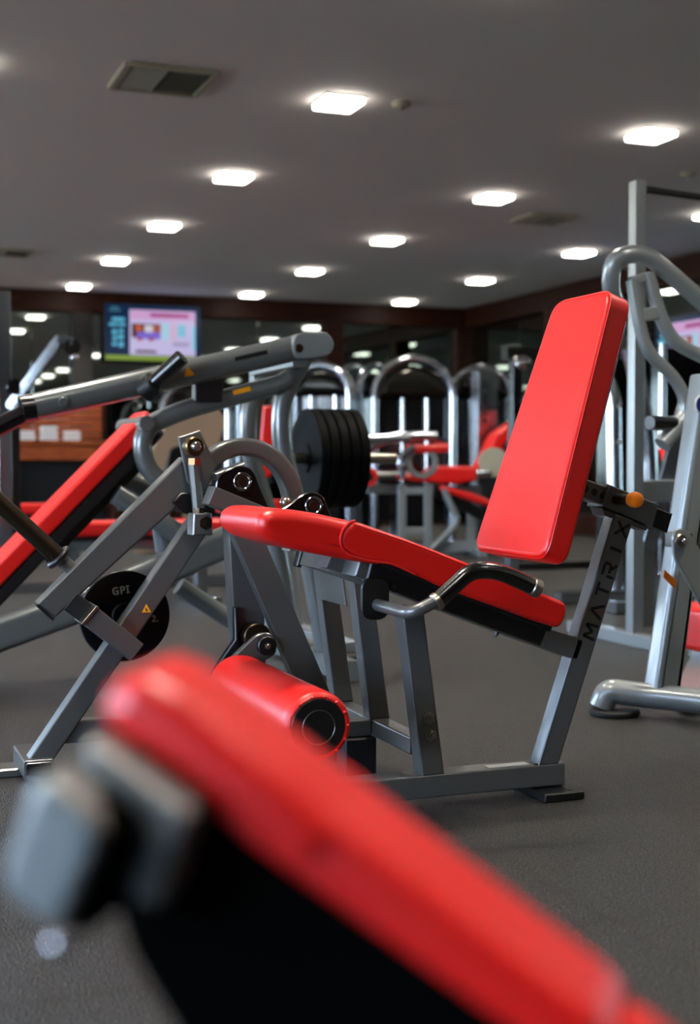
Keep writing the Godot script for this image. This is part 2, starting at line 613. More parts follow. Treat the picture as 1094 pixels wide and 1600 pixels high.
# ---------------------------------------------------------------- the machine in focus
func leg_extension() -> void:
	var o := thing("leg_extension_machine", "grey leg extension machine with red seat and tilted red backrest, in sharp focus", "gym machine", Vector3(1.35, 0, -3.2))
	var zn := -2.99
	var zf := -3.06
	# base, posts and beams in the seat plane
	bar(Vector3(0.98, 0.054, -3.025), Vector3(1.752, 0.054, -3.025), 0.07, 0.058)
	var bt := part(o, "base_tube", M.grey)
	box(Vector3(1.6, 0.0835, -3.02), Vector3(0.115, 0.0012, 0.03), 0.0005)
	part(bt, "sticker", M.white, "white sticker on the base tube")
	for k in 5:
		ball(Vector3(1.672 + 0.005 * k, 0.083, -2.998 - 0.003 * (k % 3)), 0.007 - 0.001 * (k % 2), 0.3, 5)
	part(bt, "rust_spot", M.rust, "rust-brown spot at the foot of the post")
	zp(rnd([V(1.66, 0.0), V(1.775, 0.0), V(1.775, 0.022), V(1.66, 0.022)], 0.004, 2), -2.93, -3.12)
	var fp := part(o, "foot_plate", M.black)
	cyl(Vector3(1.745, 0.0215, -2.955), Vector3(1.745, 0.0235, -2.955), 0.008, 0.001)
	part(fp, "screw_hole", M.bronze)
	zp([V(0.99, 0.0), V(1.09, 0.0), V(1.09, 0.025), V(0.99, 0.025)], -2.95, -3.12)
	part(o, "foot_plate", M.black)
	zp(rnd([V(1.674, 0.08), V(1.734, 0.08), V(1.952, 0.702), V(1.895, 0.722)], 0.002, 2), zn, -3.04, 0.005, 3)
	var post := part(o, "rear_post", M.grey)
	var pu := Vector3(1.947 - 1.734, 0.697 - 0.096, 0).normalized()
	letters(post, "MATRIX", Vector3(1.835, 0.395, zn + 0.0006), pu, Vector3(-pu.y, pu.x, 0), 0.036, 0.036, 0.0555, M.black)
	var dot := Vector3(1.835, 0.395, zn + 0.0008) + pu * 0.0735 + Vector3(-pu.y, pu.x, 0) * 0.008
	prism([V(-0.004, -0.003), V(0.004, -0.003), V(0, 0.005)], Transform3D(Basis(pu, Vector3(-pu.y, pu.x, 0), Vector3(0, 0, 1)), dot), 0.001, 0.0002)
	part(post, "letter_mark", M.red_ink, "small red triangle inside the letter A")
	zp([V(1.10, 0.602), V(1.62, 0.404), V(1.787, 0.343), V(1.806, 0.397), V(1.648, 0.448), V(1.12, 0.648)], zn, zf, 0.004, 2)
	var beam := part(o, "seat_beam", M.grey)
	hexbolt(Vector3(1.56, 0.428, -3.0), Vector3(-0.35, -1, 0), 0.006, 0.01)
	part(beam, "bolt", M.black)
	zp(rnd([V(1.352, 0.08), V(1.412, 0.08), V(1.354, 0.49), V(1.294, 0.51)], 0.002, 2), zn, -3.045, 0.005, 3)
	var leg := part(o, "front_leg", M.grey)
	for p in [V(1.367, 0.225), V(1.372, 0.183)]:
		hexbolt(Vector3(p.x, p.y, zn), Vector3(0, 0, 1), 0.011, 0.012)
		part(leg, "bolt", M.zinc)
	bar(Vector3(1.372, 0.143, -3.06), Vector3(1.372, 0.143, -3.62), 0.05, 0.045)
	part(o, "cross_tube", M.grey)
	bar(Vector3(1.0, 0.143, -3.335), Vector3(1.345, 0.143, -3.335), 0.05, 0.045)
	part(o, "base_tube", M.grey)
	for q in [[1.31, -3.33], [1.37, -3.6]]:
		box(Vector3(q[0], 0.06, q[1]), Vector3(0.09, 0.12, 0.07), 0.006)
		part(o, "rubber_foot", M.rubber)
	for z in [-3.31, -3.58]:
		zp(rnd([V(1.342, 0.165), V(1.40, 0.165), V(1.343, 0.565), V(1.286, 0.59)], 0.002, 2), z, z - 0.05, 0.005, 3)
		part(o, "support_leg", M.grey)
	prism([V(-0.105, -0.045), V(0.105, -0.045), V(0.105, 0.045), V(-0.105, 0.045)], Transform3D(Basis(Vector3(0, 0, 1), Vector3(-0.14, 0.99, 0), Vector3(-0.99, -0.14, 0)), Vector3(1.292, 0.51, -3.475)), 0.008)
	part(o, "leg_brace_plate", M.grey)
	# seat carriage: cross box under the seat
	zp([V(1.138, 0.588), V(1.29, 0.535), V(1.302, 0.57), V(1.15, 0.626)], -2.905, -3.3, 0.004)
	part(o, "seat_carriage", M.grey)
	zp(rnd([V(1.13, 0.582), V(1.145, 0.578), V(1.16, 0.63), V(1.145, 0.635)], 0.004, 2), -3.3, -3.335, 0.004)
	part(o, "carriage_cap", M.black)
	zp([V(1.165, 0.575), V(1.63, 0.40), V(1.655, 0.455), V(1.18, 0.63)], -2.9, -2.93, 0.004)
	var pl := part(o, "seat_side_plate", M.black)
	for p in [V(1.235, 0.56), V(1.325, 0.527)]:
		hexbolt(Vector3(p.x, p.y, -2.9), Vector3(0, 0, 1), 0.009, 0.008)
		part(pl, "bolt", M.black)
	# seat cushion and the rolled bolster at its front
	zp(rnd([V(1.084, 0.688), V(1.112, 0.721), V(1.25, 0.674), V(1.46, 0.594), V(1.676, 0.509), V(1.672, 0.472), V(1.654, 0.448), V(1.58, 0.472), V(1.35, 0.556), V(1.22, 0.615), V(1.13, 0.629), V(1.086, 0.655)], 0.025, 4), -2.852, -3.198, 0.012, 4)
	var cush := part(o, "seat_cushion", M.vinyl)
	tube([Vector3(1.115, 0.712, -2.8535), Vector3(1.25, 0.668, -2.8525), Vector3(1.46, 0.587, -2.8525), Vector3(1.668, 0.502, -2.8535)], 0.002, 0.05, 8)
	part(cush, "piping", M.vinyl)
	zp([V(1.20, 0.612), V(1.645, 0.436), V(1.652, 0.452), V(1.21, 0.63)], -2.88, -3.17)
	part(cush, "seat_board", M.black)
	zp(rnd([V(0.889, 0.700), V(0.891, 0.732), V(0.915, 0.748), V(0.96, 0.748), V(1.03, 0.737), V(1.12, 0.717), V(1.20, 0.68), V(1.20, 0.613), V(1.12, 0.626), V(1.0, 0.651), V(0.915, 0.676)], 0.022, 5), -2.855, -3.195, 0.028, 6)
	var bol := part(o, "seat_bolster", M.vinyl)
	tube([Vector3(1.122, 0.719, -2.862), Vector3(1.106, 0.716, -2.856), Vector3(1.085, 0.694, -2.8535), Vector3(1.083, 0.664, -2.8535), Vector3(1.10, 0.642, -2.8535), Vector3(1.15, 0.628, -2.8535), Vector3(1.22, 0.617, -2.854), Vector3(1.27, 0.592, -2.856)], 0.0028, 0.02, 8)
	part(bol, "piping", M.vinyl)
	# backrest: tapered pad leaning back
	var bu := Vector3(1.81 - 1.603, 1.272 - 0.632, 0).normalized()
	var bn := Vector3(-bu.y, bu.x, 0)
	var bo := Vector3(1.603, 0.632, -3.025) - bn * 0.034
	var xf := Transform3D(Basis(Vector3(0, 0, 1), bu, bn), bo)
	var outline := rnd([V(-0.197, -0.012), V(0.19, -0.012), V(0.14, 0.685), V(-0.143, 0.685)], 0.05, 8)
	prism(outline, xf, 0.07, 0.012, 4)
	var bp := part(o, "backrest", M.vinyl)
	var rim := PackedVector3Array()
	for s in [0.0255]:
		for v in outline:
			rim.append(xf * Vector3(v.x, v.y, s))
		rim.append(rim[0]); 
		sweep(rim, circle(0.0022, 7), bn)
		part(bp, "piping", M.vinyl)
	var line := inset(ccw(outline), 0.006)
	for off in [0.0, 1.0]:
		for i in line.size():
			var a := line[i]
			var b := line[(i + 1) % line.size()]
			var c := int(maxf(a.distance_to(b) / 0.0075, 1.0))
			for k in c:
				var p := a.lerp(b, (k + 0.25) / c)
				var q := a.lerp(b, (k + 0.75) / c)
				var zz := 0.0325 if off == 0.0 else 0.021
				var grow := 1.0 if off == 0.0 else 1.036
				tube([xf * Vector3(p.x * grow, p.y, zz), xf * Vector3(q.x * grow, q.y, zz)], 0.0011, 0.0, 5)
	part(bp, "stitching", M.thread).set_meta("kind", "stuff")
	prism(rnd([V(-0.16, 0.01), V(0.16, 0.01), V(0.12, 0.66), V(-0.12, 0.66)], 0.04, 5), xf * Transform3D(Basis(), Vector3(0, 0, -0.041)), 0.014)
	part(o, "back_board", M.black)
	bar(bo + bu * 0.05 - bn * 0.055, bo + bu * 0.33 - bn * 0.055, 0.07, 0.02, bn)
	part(o, "back_bracket", M.grey)
	# sliding arm that carries the backrest
	zp([V(1.70, 0.853), V(2.076, 0.716), V(2.061, 0.670), V(1.685, 0.808)], -3.0, -3.055, 0.005, 2)
	var sl := part(o, "adjustment_tube", M.grey)
	for p in [V(1.813, 0.785), V(1.839, 0.776), V(1.865, 0.766)]:
		cyl(Vector3(p.x, p.y, -3.0), Vector3(p.x, p.y, -2.9993), 0.0095, 0.0002)
		part(sl, "hole", M.rubber)
	zp([V(2.02, 0.7385), V(2.079, 0.717), V(2.063, 0.667), V(2.004, 0.6885)], -2.998, -3.057, 0.004)
	part(sl, "end_cap", M.black)
	zp([V(1.874, 0.797), V(2.026, 0.742), V(2.008, 0.684), V(1.857, 0.739)], -2.985, -3.07, 0.005, 2)
	var sv := part(o, "sleeve", M.grey)
	zp([V(1.86, 0.735), V(2.0, 0.684), V(1.996, 0.674), V(1.87, 0.715)], -2.995, -3.06, 0.004)
	part(sv, "weld_plate", M.grey)
	var ka := Vector3(1.896, 0.758, -2.985)
	cyl(ka, ka + Vector3(0, 0, 0.07), 0.014)
	var pin := part(o, "pull_pin", M.bronze)
	lathe([Vector2(0, 0.06), Vector2(0.01, 0.06), Vector2(0.019, 0.072), Vector2(0.0205, 0.085), Vector2(0.0185, 0.097), Vector2(0.012, 0.1015), Vector2(0, 0.102)], ka, Vector3(0, 0, 1))
	part(pin, "knob", M.orange, "orange pull knob")
	# hand grip beside the seat
	prism(rnd(rect(0.07, 0.10), 0.03, 5), Transform3D(Basis(), Vector3(1.185, 0.535, -2.895)), 0.01)
	part(o, "grip_bracket", M.black)
	tube([Vector3(1.19, 0.52, -2.895), Vector3(1.192, 0.519, -2.70), Vector3(1.27, 0.553, -2.70), Vector3(1.30, 0.578, -2.70)], 0.0145, 0.035, 20)
	var gr := part(o, "hand_grip", M.grey)
	tube([Vector3(1.256, 0.545, -2.70), Vector3(1.338, 0.612, -2.70), Vector3(1.405, 0.608, -2.70), Vector3(1.497, 0.568, -2.70)], 0.0195, 0.07, 22)
	part(gr, "rubber_sleeve", M.black_gloss)
	for e in [[Vector3(1.248, 0.540, -2.70), Vector3(1.259, 0.548, -2.70)], [Vector3(1.490, 0.571, -2.70), Vector3(1.511, 0.562, -2.70)]]:
		cyl(e[0], e[1], 0.0212, 0.002)
		part(gr, "collar", M.zinc)
	# roller pad for the shins
	var ra := Vector3(0.982, 0.279, -2.72)
	var rb := ra + Vector3(0, 0, -0.62)
	lathe([Vector2(0.05, 0.004), Vector2(0.066, 0.0), Vector2(0.0735, 0.004), Vector2(0.077, 0.012), Vector2(0.078, 0.03), Vector2(0.078, 0.59), Vector2(0.075, 0.615), Vector2(0.06, 0.62), Vector2(0, 0.62)], ra, rb - ra, 40)
	var ro := part(o, "roller_pad", M.vinyl)
	cyl(ra + Vector3(0, 0, -0.02), ra + Vector3(0, 0, 0.001), 0.064, 0.003, 36)
	part(ro, "end_disc", M.black)
	ring(ra + Vector3(0, 0, 0.001), Vector3(0, 0, 1), 0.0365, 0.0378, 0.0015, 36)
	part(ro, "groove_ring", M.zinc)
	for k in 14:
		var t := TAU * k / 14
		var d := Vector3(cos(t), sin(t), 0)
		ball(ra + d * 0.0675 + Vector3(0, 0, 0.001), 0.004, 0.7, 5)
	part(ro, "pleats", M.vinyl)
	cyl(rb, rb + Vector3(0, 0, -0.12), 0.016)
	part(o, "roller_shaft", M.zinc)
	# swinging lever with its roller bracket
	zp([V(0.982, 0.72), V(1.075, 0.69), V(1.086, 0.30), V(1.004, 0.30)], -3.42, -3.49, 0.005, 2)
	var lv := part(o, "swing_lever", M.grey)
	zp([V(0.992, 0.471), V(1.004, 0.471), V(1.006, 0.30), V(0.94, 0.268), V(0.925, 0.292), V(0.994, 0.385)], -3.40, -3.425)
	part(lv, "roller_bracket", M.black)
	zp(rnd([V(0.925, 0.30), V(0.94, 0.268), V(1.10, 0.35), V(1.085, 0.405), V(1.045, 0.405)], 0.02, 4), -3.36, -3.385)
	part(lv, "roller_bracket", M.grey)
	cyl(Vector3(1.048, 0.392, -3.44), Vector3(1.048, 0.392, -3.375), 0.037)
	part(lv, "bushing", M.bronze)
	cyl(Vector3(1.066, 0.372, -3.39), Vector3(1.066, 0.372, -3.345), 0.026)
	var bu2 := part(lv, "bushing_cap", M.black)
	hexbolt(Vector3(1.066, 0.372, -3.345), Vector3(0, 0, 1), 0.006, 0.008)
	part(bu2, "bolt", M.zinc)
	zp([V(0.958, 0.712), V(1.054, 0.675), V(1.262, 0.205), V(1.178, 0.205)], -3.365, -3.41, 0.004, 2)
	part(o, "diagonal_brace", M.grey)
	# head beam, bearings and the arched cam arm
	zp([V(0.956, 0.789), V(1.195, 0.692), V(1.176, 0.645), V(0.937, 0.742)], -3.45, -3.53, 0.004, 2)
	part(o, "head_beam", M.grey)
	zp(rnd([V(0.975, 0.735), V(0.985, 0.815), V(1.02, 0.838), V(1.055, 0.846), V(1.088, 0.835), V(1.105, 0.79), V(1.15, 0.69)], 0.02, 4), -3.54, -3.555)
	part(o, "bearing_plate", M.black_gloss)
	zp(rnd([V(1.14, 0.715), V(1.185, 0.74), V(1.215, 0.765), V(1.25, 0.774), V(1.28, 0.76), V(1.31, 0.68)], 0.018, 4), -3.50, -3.515)
	part(o, "bearing_plate", M.black_gloss)
	for p in [Vector3(1.056, 0.80, -3.54), Vector3(1.249, 0.733, -3.50)]:
		ring(p, Vector3(0, 0, 1), 0.0185, 0.0255, 0.006)
		var be := part(o, "bearing", M.chrome)
		cyl(p, p + Vector3(0, 0, 0.003), 0.0195, 0.001)
		part(be, "bearing_seal", M.rubber)
		cyl(p, p + Vector3(0, 0, 0.005), 0.014, 0.001)
		part(be, "axle_end", M.bronze)
	ball(Vector3(1.175, 0.742, -3.52), 0.017)
	part(o, "stop_ball", M.zinc)
	zp([V(0.984, 0.822), V(1.069, 0.853), V(1.069, 0.833), V(0.993, 0.805)], -3.555, -3.62)
	part(o, "bearing_bridge", M.grey)
	var arc := PackedVector3Array()
	for k in 29:
		var t := deg_to_rad(168.0 - 168.0 * k / 28.0)
		arc.append(Vector3(1.092 + cos(t) * 0.152, 0.725 + sin(t) * 0.172, -3.66))
	arc.append(Vector3(1.244, 0.60, -3.66))
	sweep(arc, rnd(rect(0.075, 0.05), 0.012, 3), Vector3(0, 0, 1).cross(Vector3(0, 1, 0)).cross(Vector3(0, 0, 1)) * -1.0)
	part(o, "cam_arm", M.grey)
	zp([V(0.893, 0.922), V(0.954, 0.942), V(1.0, 0.845), V(0.965, 0.76), V(0.918, 0.80)], -3.60, -3.615)
	part(o, "link_plate", M.grey)
	# weight arm with its horn
	zp(rnd([V(0.513, 0.476), V(0.559, 0.437), V(0.975, 0.80), V(0.915, 0.868)], 0.002, 2), -3.62, -3.69, 0.006, 3)
	var wa := part(o, "weight_arm", M.grey)
	bar(Vector3(0.536, 0.4565, -3.655) , Vector3(0.531, 0.4515, -3.655), 0.072, 0.064, Vector3(-0.66, 0.75, 0))
	part(wa, "end_cap", M.black)
	var hd := Vector3(-0.72, 0.69, 0).normalized()
	var hs := Vector3(0.622, 0.552, -3.655)
	cyl(hs, hs + hd * 0.075, 0.019)
	var horn := part(o, "weight_horn", M.grey)
	cyl(hs + hd * 0.07, hs + hd * 0.40, 0.0245, 0.004, 32)
	part(horn, "horn_sleeve", M.bronze, "bronze-brown worn horn sleeve")
	var tor := []
	for k in 13:
		var t := TAU * k / 12
		tor.append(Vector2(0.03 + cos(t) * 0.009, 0.065 - sin(t) * 0.009))
	lathe(tor, hs, hd)
	part(horn, "stop_ring", M.black)
	# turnbuckle link
	var la := Vector3(0.893, 0.897, -3.56)
	la = Vector3(0.926, 0.896, -3.56)
	var lb := Vector3(0.938, 0.715, -3.56)
	cyl(la + Vector3(0.0, -0.045, 0), lb + Vector3(0, 0, 0), 0.0165, 0.002, 8)
	var tb := part(o, "turnbuckle", M.grey)
	lathe([Vector2(0, 0), Vector2(0.0185, 0), Vector2(0.0185, 0.018), Vector2(0.0, 0.018)], la + Vector3(0, -0.05, 0), Vector3(0.02, 1, 0), 6)
	part(tb, "hex_nut", M.brass)
	lathe([Vector2(0, 0), Vector2(0.0185, 0), Vector2(0.0185, 0.014), Vector2(0.0, 0.014)], lb, Vector3(0.02, 1, 0), 6)
	part(tb, "hex_nut", M.bronze)
	cyl(la + Vector3(0, 0, -0.03), la + Vector3(0, 0, 0.015), 0.0265, 0.004)
	var re := part(tb, "rod_end", M.brass)
	ball(la + Vector3(0.002, 0, 0.012), 0.016)
	part(re, "rod_ball", M.chrome)
	hexbolt(la + Vector3(0.003, 0, 0.026), Vector3(0, 0, 1), 0.007, 0.006)
	part(re, "bolt", M.zinc)
	zp(rnd([V(0.918, 0.715), V(0.97, 0.715), V(0.972, 0.655), V(0.915, 0.655)], 0.003, 2), -3.535, -3.6, 0.004)
	var lbx := part(o, "link_block", M.grey)
	hexbolt(Vector3(0.952, 0.688, -3.535), Vector3(0, 0, 1), 0.0125, 0.012)
	part(lbx, "bolt", M.bronze)
	zp([V(0.878, 0.745), V(0.90, 0.77), V(0.97, 0.77), V(0.965, 0.70), V(0.905, 0.715)], -3.60, -3.68)
	part(o, "stop_bumper", M.black)
	# front strut with its foot
	zp([V(0.482, 0.055), V(0.553, 0.055), V(0.984, 0.662), V(0.935, 0.70)], -3.62, -3.68, 0.006, 3)
	var st := part(o, "front_strut", M.grey)
	prism([V(-0.013, -0.009), V(0.013, -0.009), V(0, 0.015)], Transform3D(Basis(), Vector3(0.806, 0.451, -3.6195)), 0.001, 0.0002)
	var wt := part(st, "warning_sticker", M.yellow, "yellow warning triangle")
	bar(Vector3(0.804, 0.454, -3.6188), Vector3(0.808, 0.445, -3.6188), 0.004, 0.0004, Vector3(0, 0, 1), 0.0001)
	part(wt, "symbol", M.black)
	bar(Vector3(0.51, 0.038, -3.60), Vector3(0.51, 0.038, -3.82), 0.078, 0.05)
	var ft := part(o, "front_foot", M.grey)
	box(Vector3(0.51, 0.038, -3.5995), Vector3(0.066, 0.038, 0.004), 0.005)
	part(ft, "end_cap", M.black_gloss)
	box(Vector3(0.42, 0.012, -3.74), Vector3(0.14, 0.024, 0.09), 0.004)
	part(ft, "floor_plate", M.grey)
	bar(Vector3(0.565, 0.125, -3.655), Vector3(1.4, 0.125, -3.655), 0.055, 0.06)
	part(o, "base_tube", M.grey)
	var ca := Vector3(0.745 - 0.115, 0.36 + 0.098, -3.61)
	bar(Vector3(0.648, 0.442, -3.625), Vector3(0.770, 0.340, -3.625), 0.11, 0.057, Vector3(0.64, 0.77, 0))
	var cl := part(o, "bumper_arm", M.grey)
	bar(Vector3(0.640, 0.449, -3.625), Vector3(0.648, 0.442, -3.625), 0.116, 0.062, Vector3(0.64, 0.77, 0), 0.002)
	part(cl, "flange", M.zinc)
	bar(Vector3(0.60, 0.482, -3.645), Vector3(0.641, 0.448, -3.645), 0.06, 0.056, Vector3(0.64, 0.77, 0))
	part(cl, "rubber_bumper", M.rubber)
	cyl(Vector3(0.771, 0.422, -3.68), Vector3(0.771, 0.422, -3.86), 0.0125)
	part(o, "storage_peg", M.zinc)
	weight_plate_small()

func word(parent: Node3D, text: String, at: Vector3, b: Basis, size: float, m: Material, called := "lettering") -> void:
	var t := TextMesh.new()
	var f := SystemFont.new()
	f.font_names = PackedStringArray(["Droid Sans"])
	f.font_weight = 700
	t.font = f
	t.text = text
	t.font_size = 48
	t.pixel_size = size / 48.0
	t.depth = 0.001
	t.curve_step = 2.0
	var o := MeshInstance3D.new()
	o.name = called
	o.mesh = t
	o.material_override = m
	parent.add_child(o, true)
	o.transform = Transform3D(b, at - O)

func plate_profile(r: float, w: float, hole: float) -> Array:
	return [Vector2(hole, 0), Vector2(r * 0.22, 0.0), Vector2(r * 0.26, w * 0.0), Vector2(r * 0.30, w * 0.22), Vector2(r * 0.70, w * 0.22), Vector2(r * 0.76, w * 0.02), Vector2(r * 0.95, 0), Vector2(r * 0.985, w * 0.06), Vector2(r, w * 0.2), Vector2(r, w * 0.8), Vector2(r * 0.985, w * 0.94), Vector2(r * 0.95, w), Vector2(r * 0.76, w), Vector2(r * 0.70, w * 0.78), Vector2(r * 0.30, w * 0.78), Vector2(r * 0.26, w), Vector2(hole, w), Vector2(hole, 0)]

func weight_plate_small() -> void:
	var at := Vector3(0.771, 0.422, -3.73)
	var o := thing("weight_plate", "small black weight plate lettered GPI hung behind the front strut", "weight plate", at)
	lathe(plate_profile(0.128, 0.022, 0.0135), at, Vector3(0, 0, -1), 56)
	part(o, "disc", M.enamel)
	var m: Material = M.cream
	word(o, "GPI", at + Vector3(-0.012, 0.072, -0.004), Basis(Vector3(0, 0, 1), 0.12), 0.03, m)
	word(o, "2.2", at + Vector3(0.092, -0.01, -0.002), Basis(Vector3(0, 0, 1), 0.1), 0.026, m)

# ---------------------------------------------------------------- the blurred machine close to the camera
func near_machine() -> void:
	var R := Vector3(0.932, 0, 0.362)
	var U := Vector3(0.013, 0.9993, -0.0337)
	var F := Vector3(0.3614, -0.0361, -0.9317)
	var u := (R * 1.0 - U * 0.66 - F * 0.22).normalized()
	var v := (R * 0.36 + F * 0.92)
	v = (v - u * v.dot(u)).normalized()
	var n := u.cross(v).normalized()
	if n.y < 0.0:
		n = -n
	var k := 0.86
	var at := Vector3(0, 0.85, 0) + (Vector3(0.128, 0.733, -0.72) - Vector3(0, 0.85, 0)) * k      # upper left corner of the near side
	var o := thing("blurred_machine", "out-of-focus machine in the foreground with red padded seat and grey end cap", "gym machine", Vector3(0.3, 0, -0.75))
	u *= k
	v *= k
	n *= k
	var b := Basis(u, n, u.cross(n) / k)
	var side := 1.0 if b.z.dot(v) > 0.0 else -1.0
	var xf := func(d: float) -> Transform3D: return Transform3D(b, at + v * d)
	prism(rnd([V(0.085, 0.004), V(0.32, -0.004), V(0.338, -0.010), V(0.338, -0.032), V(0.32, -0.038), V(0.10, -0.040), V(0.085, -0.034)], 0.012, 4), xf.call(0.076), 0.084, 0.010, 4)
	part(o, "seat_cushion", M.vinyl)
	prism(rnd([V(0.0, -0.016), V(0.006, 0.004), V(0.03, 0.01), V(0.11, 0.006), V(0.16, 0.0), V(0.16, -0.032), V(0.03, -0.035), V(0.006, -0.031)], 0.014, 4), xf.call(0.072), 0.084, 0.016, 4)
	part(o, "seat_bolster", M.vinyl)
	prism(rnd([V(0.338, -0.012), V(0.50, -0.016), V(0.50, -0.07), V(0.338, -0.06)], 0.012, 4), xf.call(0.07), 0.10, 0.012, 4)
	part(o, "back_cushion", M.vinyl)
	prism(rnd([V(0.07, -0.03), V(0.46, -0.03), V(0.46, -0.26), V(0.22, -0.20), V(0.09, -0.14), V(0.055, -0.11)], 0.008, 3), xf.call(0.076), 0.07, 0.006, 2)
	part(o, "seat_board", M.board)
	prism(rnd([V(0.012, -0.031), V(0.085, -0.031), V(0.098, -0.09), V(0.052, -0.09)], 0.008, 3), xf.call(0.052), 0.094, 0.008, 3)
	part(o, "cross_tube", M.steel_blue)
	prism(rnd([V(0.022, -0.045), V(0.068, -0.045), V(0.08, -0.115), V(0.04, -0.118)], 0.018, 4), xf.call(0.004), 0.05, 0.01, 3)
	part(o, "end_cap", M.board)
	prism(rnd([V(0.008, -0.044), V(0.056, -0.046), V(0.066, -0.112), V(0.022, -0.114)], 0.014, 4), xf.call(-0.008), 0.045, 0.008, 4)
	part(o, "grip_end", M.steel_blue)
	ball(at + u * 0.062 + n * -0.132 - v * 0.005, 0.0055)
	part(o, "bolt", M.chrome)
	bar(at + u * 0.25 - n * 0.16 + v * 0.07, Vector3(0.55, 0.02, -0.95), 0.06, 0.06)
	part(o, "support_post", M.board)
	box(Vector3(0.55, 0.02, -0.95), Vector3(0.4, 0.04, 0.08))
	part(o, "base_plate", M.black)

# ---------------------------------------------------------------- plate-loaded press at left
func press_machine() -> void:
	var z := -5.0
	var o := thing("press_machine", "plate-loaded press machine with long grey tubular arm behind the leg extension", "gym machine", Vector3(1.3, 0, -5.1))
	cyl(Vector3(0.70, 1.055, z), Vector3(1.70, 1.298, z), 0.05, 0.004)
	var arm := part(o, "press_arm", M.press)
	cyl(Vector3(0.655, 1.045, z), Vector3(0.705, 1.056, z), 0.0515)
	part(arm, "end_cap", M.black_gloss)
	cyl(Vector3(0.80, 1.075, z + 0.045), Vector3(0.80, 1.075, z + 0.058), 0.018)
	part(arm, "bolt", M.press)
	prism([V(-0.02, -0.016), V(0.02, -0.016), V(0, 0.022)], Transform3D(Basis(Vector3(0, 0, 1), 0.2), Vector3(1.268, 1.195, z + 0.0505)), 0.002, 0.0003)
	part(arm, "warning_sticker", M.yellow, "yellow warning triangle")
	bar(Vector3(1.45, 1.247, z + 0.0495), Vector3(1.58, 1.279, z + 0.0495), 0.004, 0.016, Vector3(-0.2, 1, 0), 0.001)
	part(arm, "model_strip", M.black)
	prism(rnd([V(-0.065, -0.05), V(0.085, -0.045), V(0.115, 0.0), V(0.085, 0.05), V(-0.06, 0.055)], 0.05, 6), Transform3D(Basis(Vector3(0, 0, 1), 0.12), Vector3(1.74, 1.305, z + 0.02)), 0.10, 0.008, 2)
	var ep := part(o, "pivot_cover", M.steel_blue)
	cyl(Vector3(1.70, 1.295, z + 0.06), Vector3(1.70, 1.295, z + 0.078), 0.017)
	part(ep, "pivot_bolt", M.bronze)
	cyl(Vector3(1.10, 1.118, z + 0.035), Vector3(1.135, 1.15, z + 0.07), 0.048)
	var hg := part(o, "hand_grip", M.black)
	cyl(Vector3(1.115, 1.13, z + 0.05), Vector3(1.225, 1.245, z + 0.13), 0.03)
	part(hg, "rubber_sleeve", M.black_gloss)
	cyl(Vector3(1.224, 1.244, z + 0.129), Vector3(1.2275, 1.2475, z + 0.132), 0.013)
	part(hg, "end_plug", M.zinc)
	cyl(Vector3(0.665, 1.03, z), Vector3(0.42, 0.90, z), 0.034)
	part(o, "hand_grip", M.black_gloss)
	tube([Vector3(1.70, 1.185, z - 0.05), Vector3(1.66, 1.162, z - 0.05), Vector3(1.27, 1.055, z - 0.05), Vector3(1.10, 0.98, z - 0.05), Vector3(1.13, 0.80, z - 0.05), Vector3(1.32, 0.735, z - 0.05)], 0.037, 0.14)
	var lt := part(o, "curved_tube", M.press)
	bar(Vector3(1.46, 1.122, z - 0.0125), Vector3(1.53, 1.141, z - 0.0125), 0.002, 0.018, Vector3(-0.2, 1, 0), 0.0005)
	part(lt, "sticker", M.yellow, "yellow label strip")
	tube([Vector3(1.26, 1.0, -5.42), Vector3(1.12, 0.97, -5.42), Vector3(1.11, 0.80, -5.42), Vector3(1.30, 0.73, -5.42)], 0.037, 0.12)
	part(o, "curved_tube", M.press)
	box(Vector3(1.36, 1.125, z - 0.02), Vector3(0.11, 0.08, 0.06), 0.01)
	part(o, "arm_rest_block", M.black)
	tube([Vector3(1.77, 1.27, z - 0.08), Vector3(1.68, 1.12, z - 0.08), Vector3(1.675, 0.93, z - 0.08), Vector3(1.80, 0.45, z - 0.08), Vector3(1.86, 0.10, z - 0.08)], 0.04, 0.16)
	part(o, "upright_tube", M.press)
	tube([Vector3(1.80, 1.26, -5.5), Vector3(1.67, 1.12, -5.5), Vector3(1.67, 0.9, -5.5), Vector3(1.80, 0.5, -5.5), Vector3(1.86, 0.1, -5.5)], 0.04, 0.16)
	part(o, "upright_tube", M.press)
	bar(Vector3(1.72, 1.255, -5.56), Vector3(1.72, 1.255, -4.98), 0.06, 0.06)
	part(o, "pivot_beam", M.press)
	# inclined main beam and floor tubes
	sweep(PackedVector3Array([Vector3(0.35, 0.155, -5.0), Vector3(0.9, 0.335, -5.0), Vector3(1.5, 0.56, -5.1), Vector3(1.85, 0.62, -5.2)]), rnd(rect(0.08, 0.125), 0.035, 4), Vector3.UP)
	part(o, "main_beam", M.press)
	bar(Vector3(0.30, 0.05, -5.35), Vector3(0.30, 0.05, -4.75), 0.08, 0.08)
	part(o, "floor_tube", M.press)
	bar(Vector3(0.37, 0.155, -5.0), Vector3(0.30, 0.06, -5.0), 0.08, 0.09)
	part(o, "beam_end", M.press)
	tube([Vector3(1.30, 0.36, -5.25), Vector3(1.55, 0.19, -5.25), Vector3(1.95, 0.05, -5.3)], 0.036, 0.08)
	part(o, "brace_tube", M.press)
	bar(Vector3(1.86, 0.05, -5.75), Vector3(1.86, 0.05, -4.8), 0.08, 0.08)
	part(o, "floor_tube", M.press)
	tube([Vector3(0.98, 0.72, -5.3), Vector3(1.08, 0.80, -5.3), Vector3(1.22, 0.74, -5.3), Vector3(1.26, 0.50, -5.3)], 0.04, 0.09)
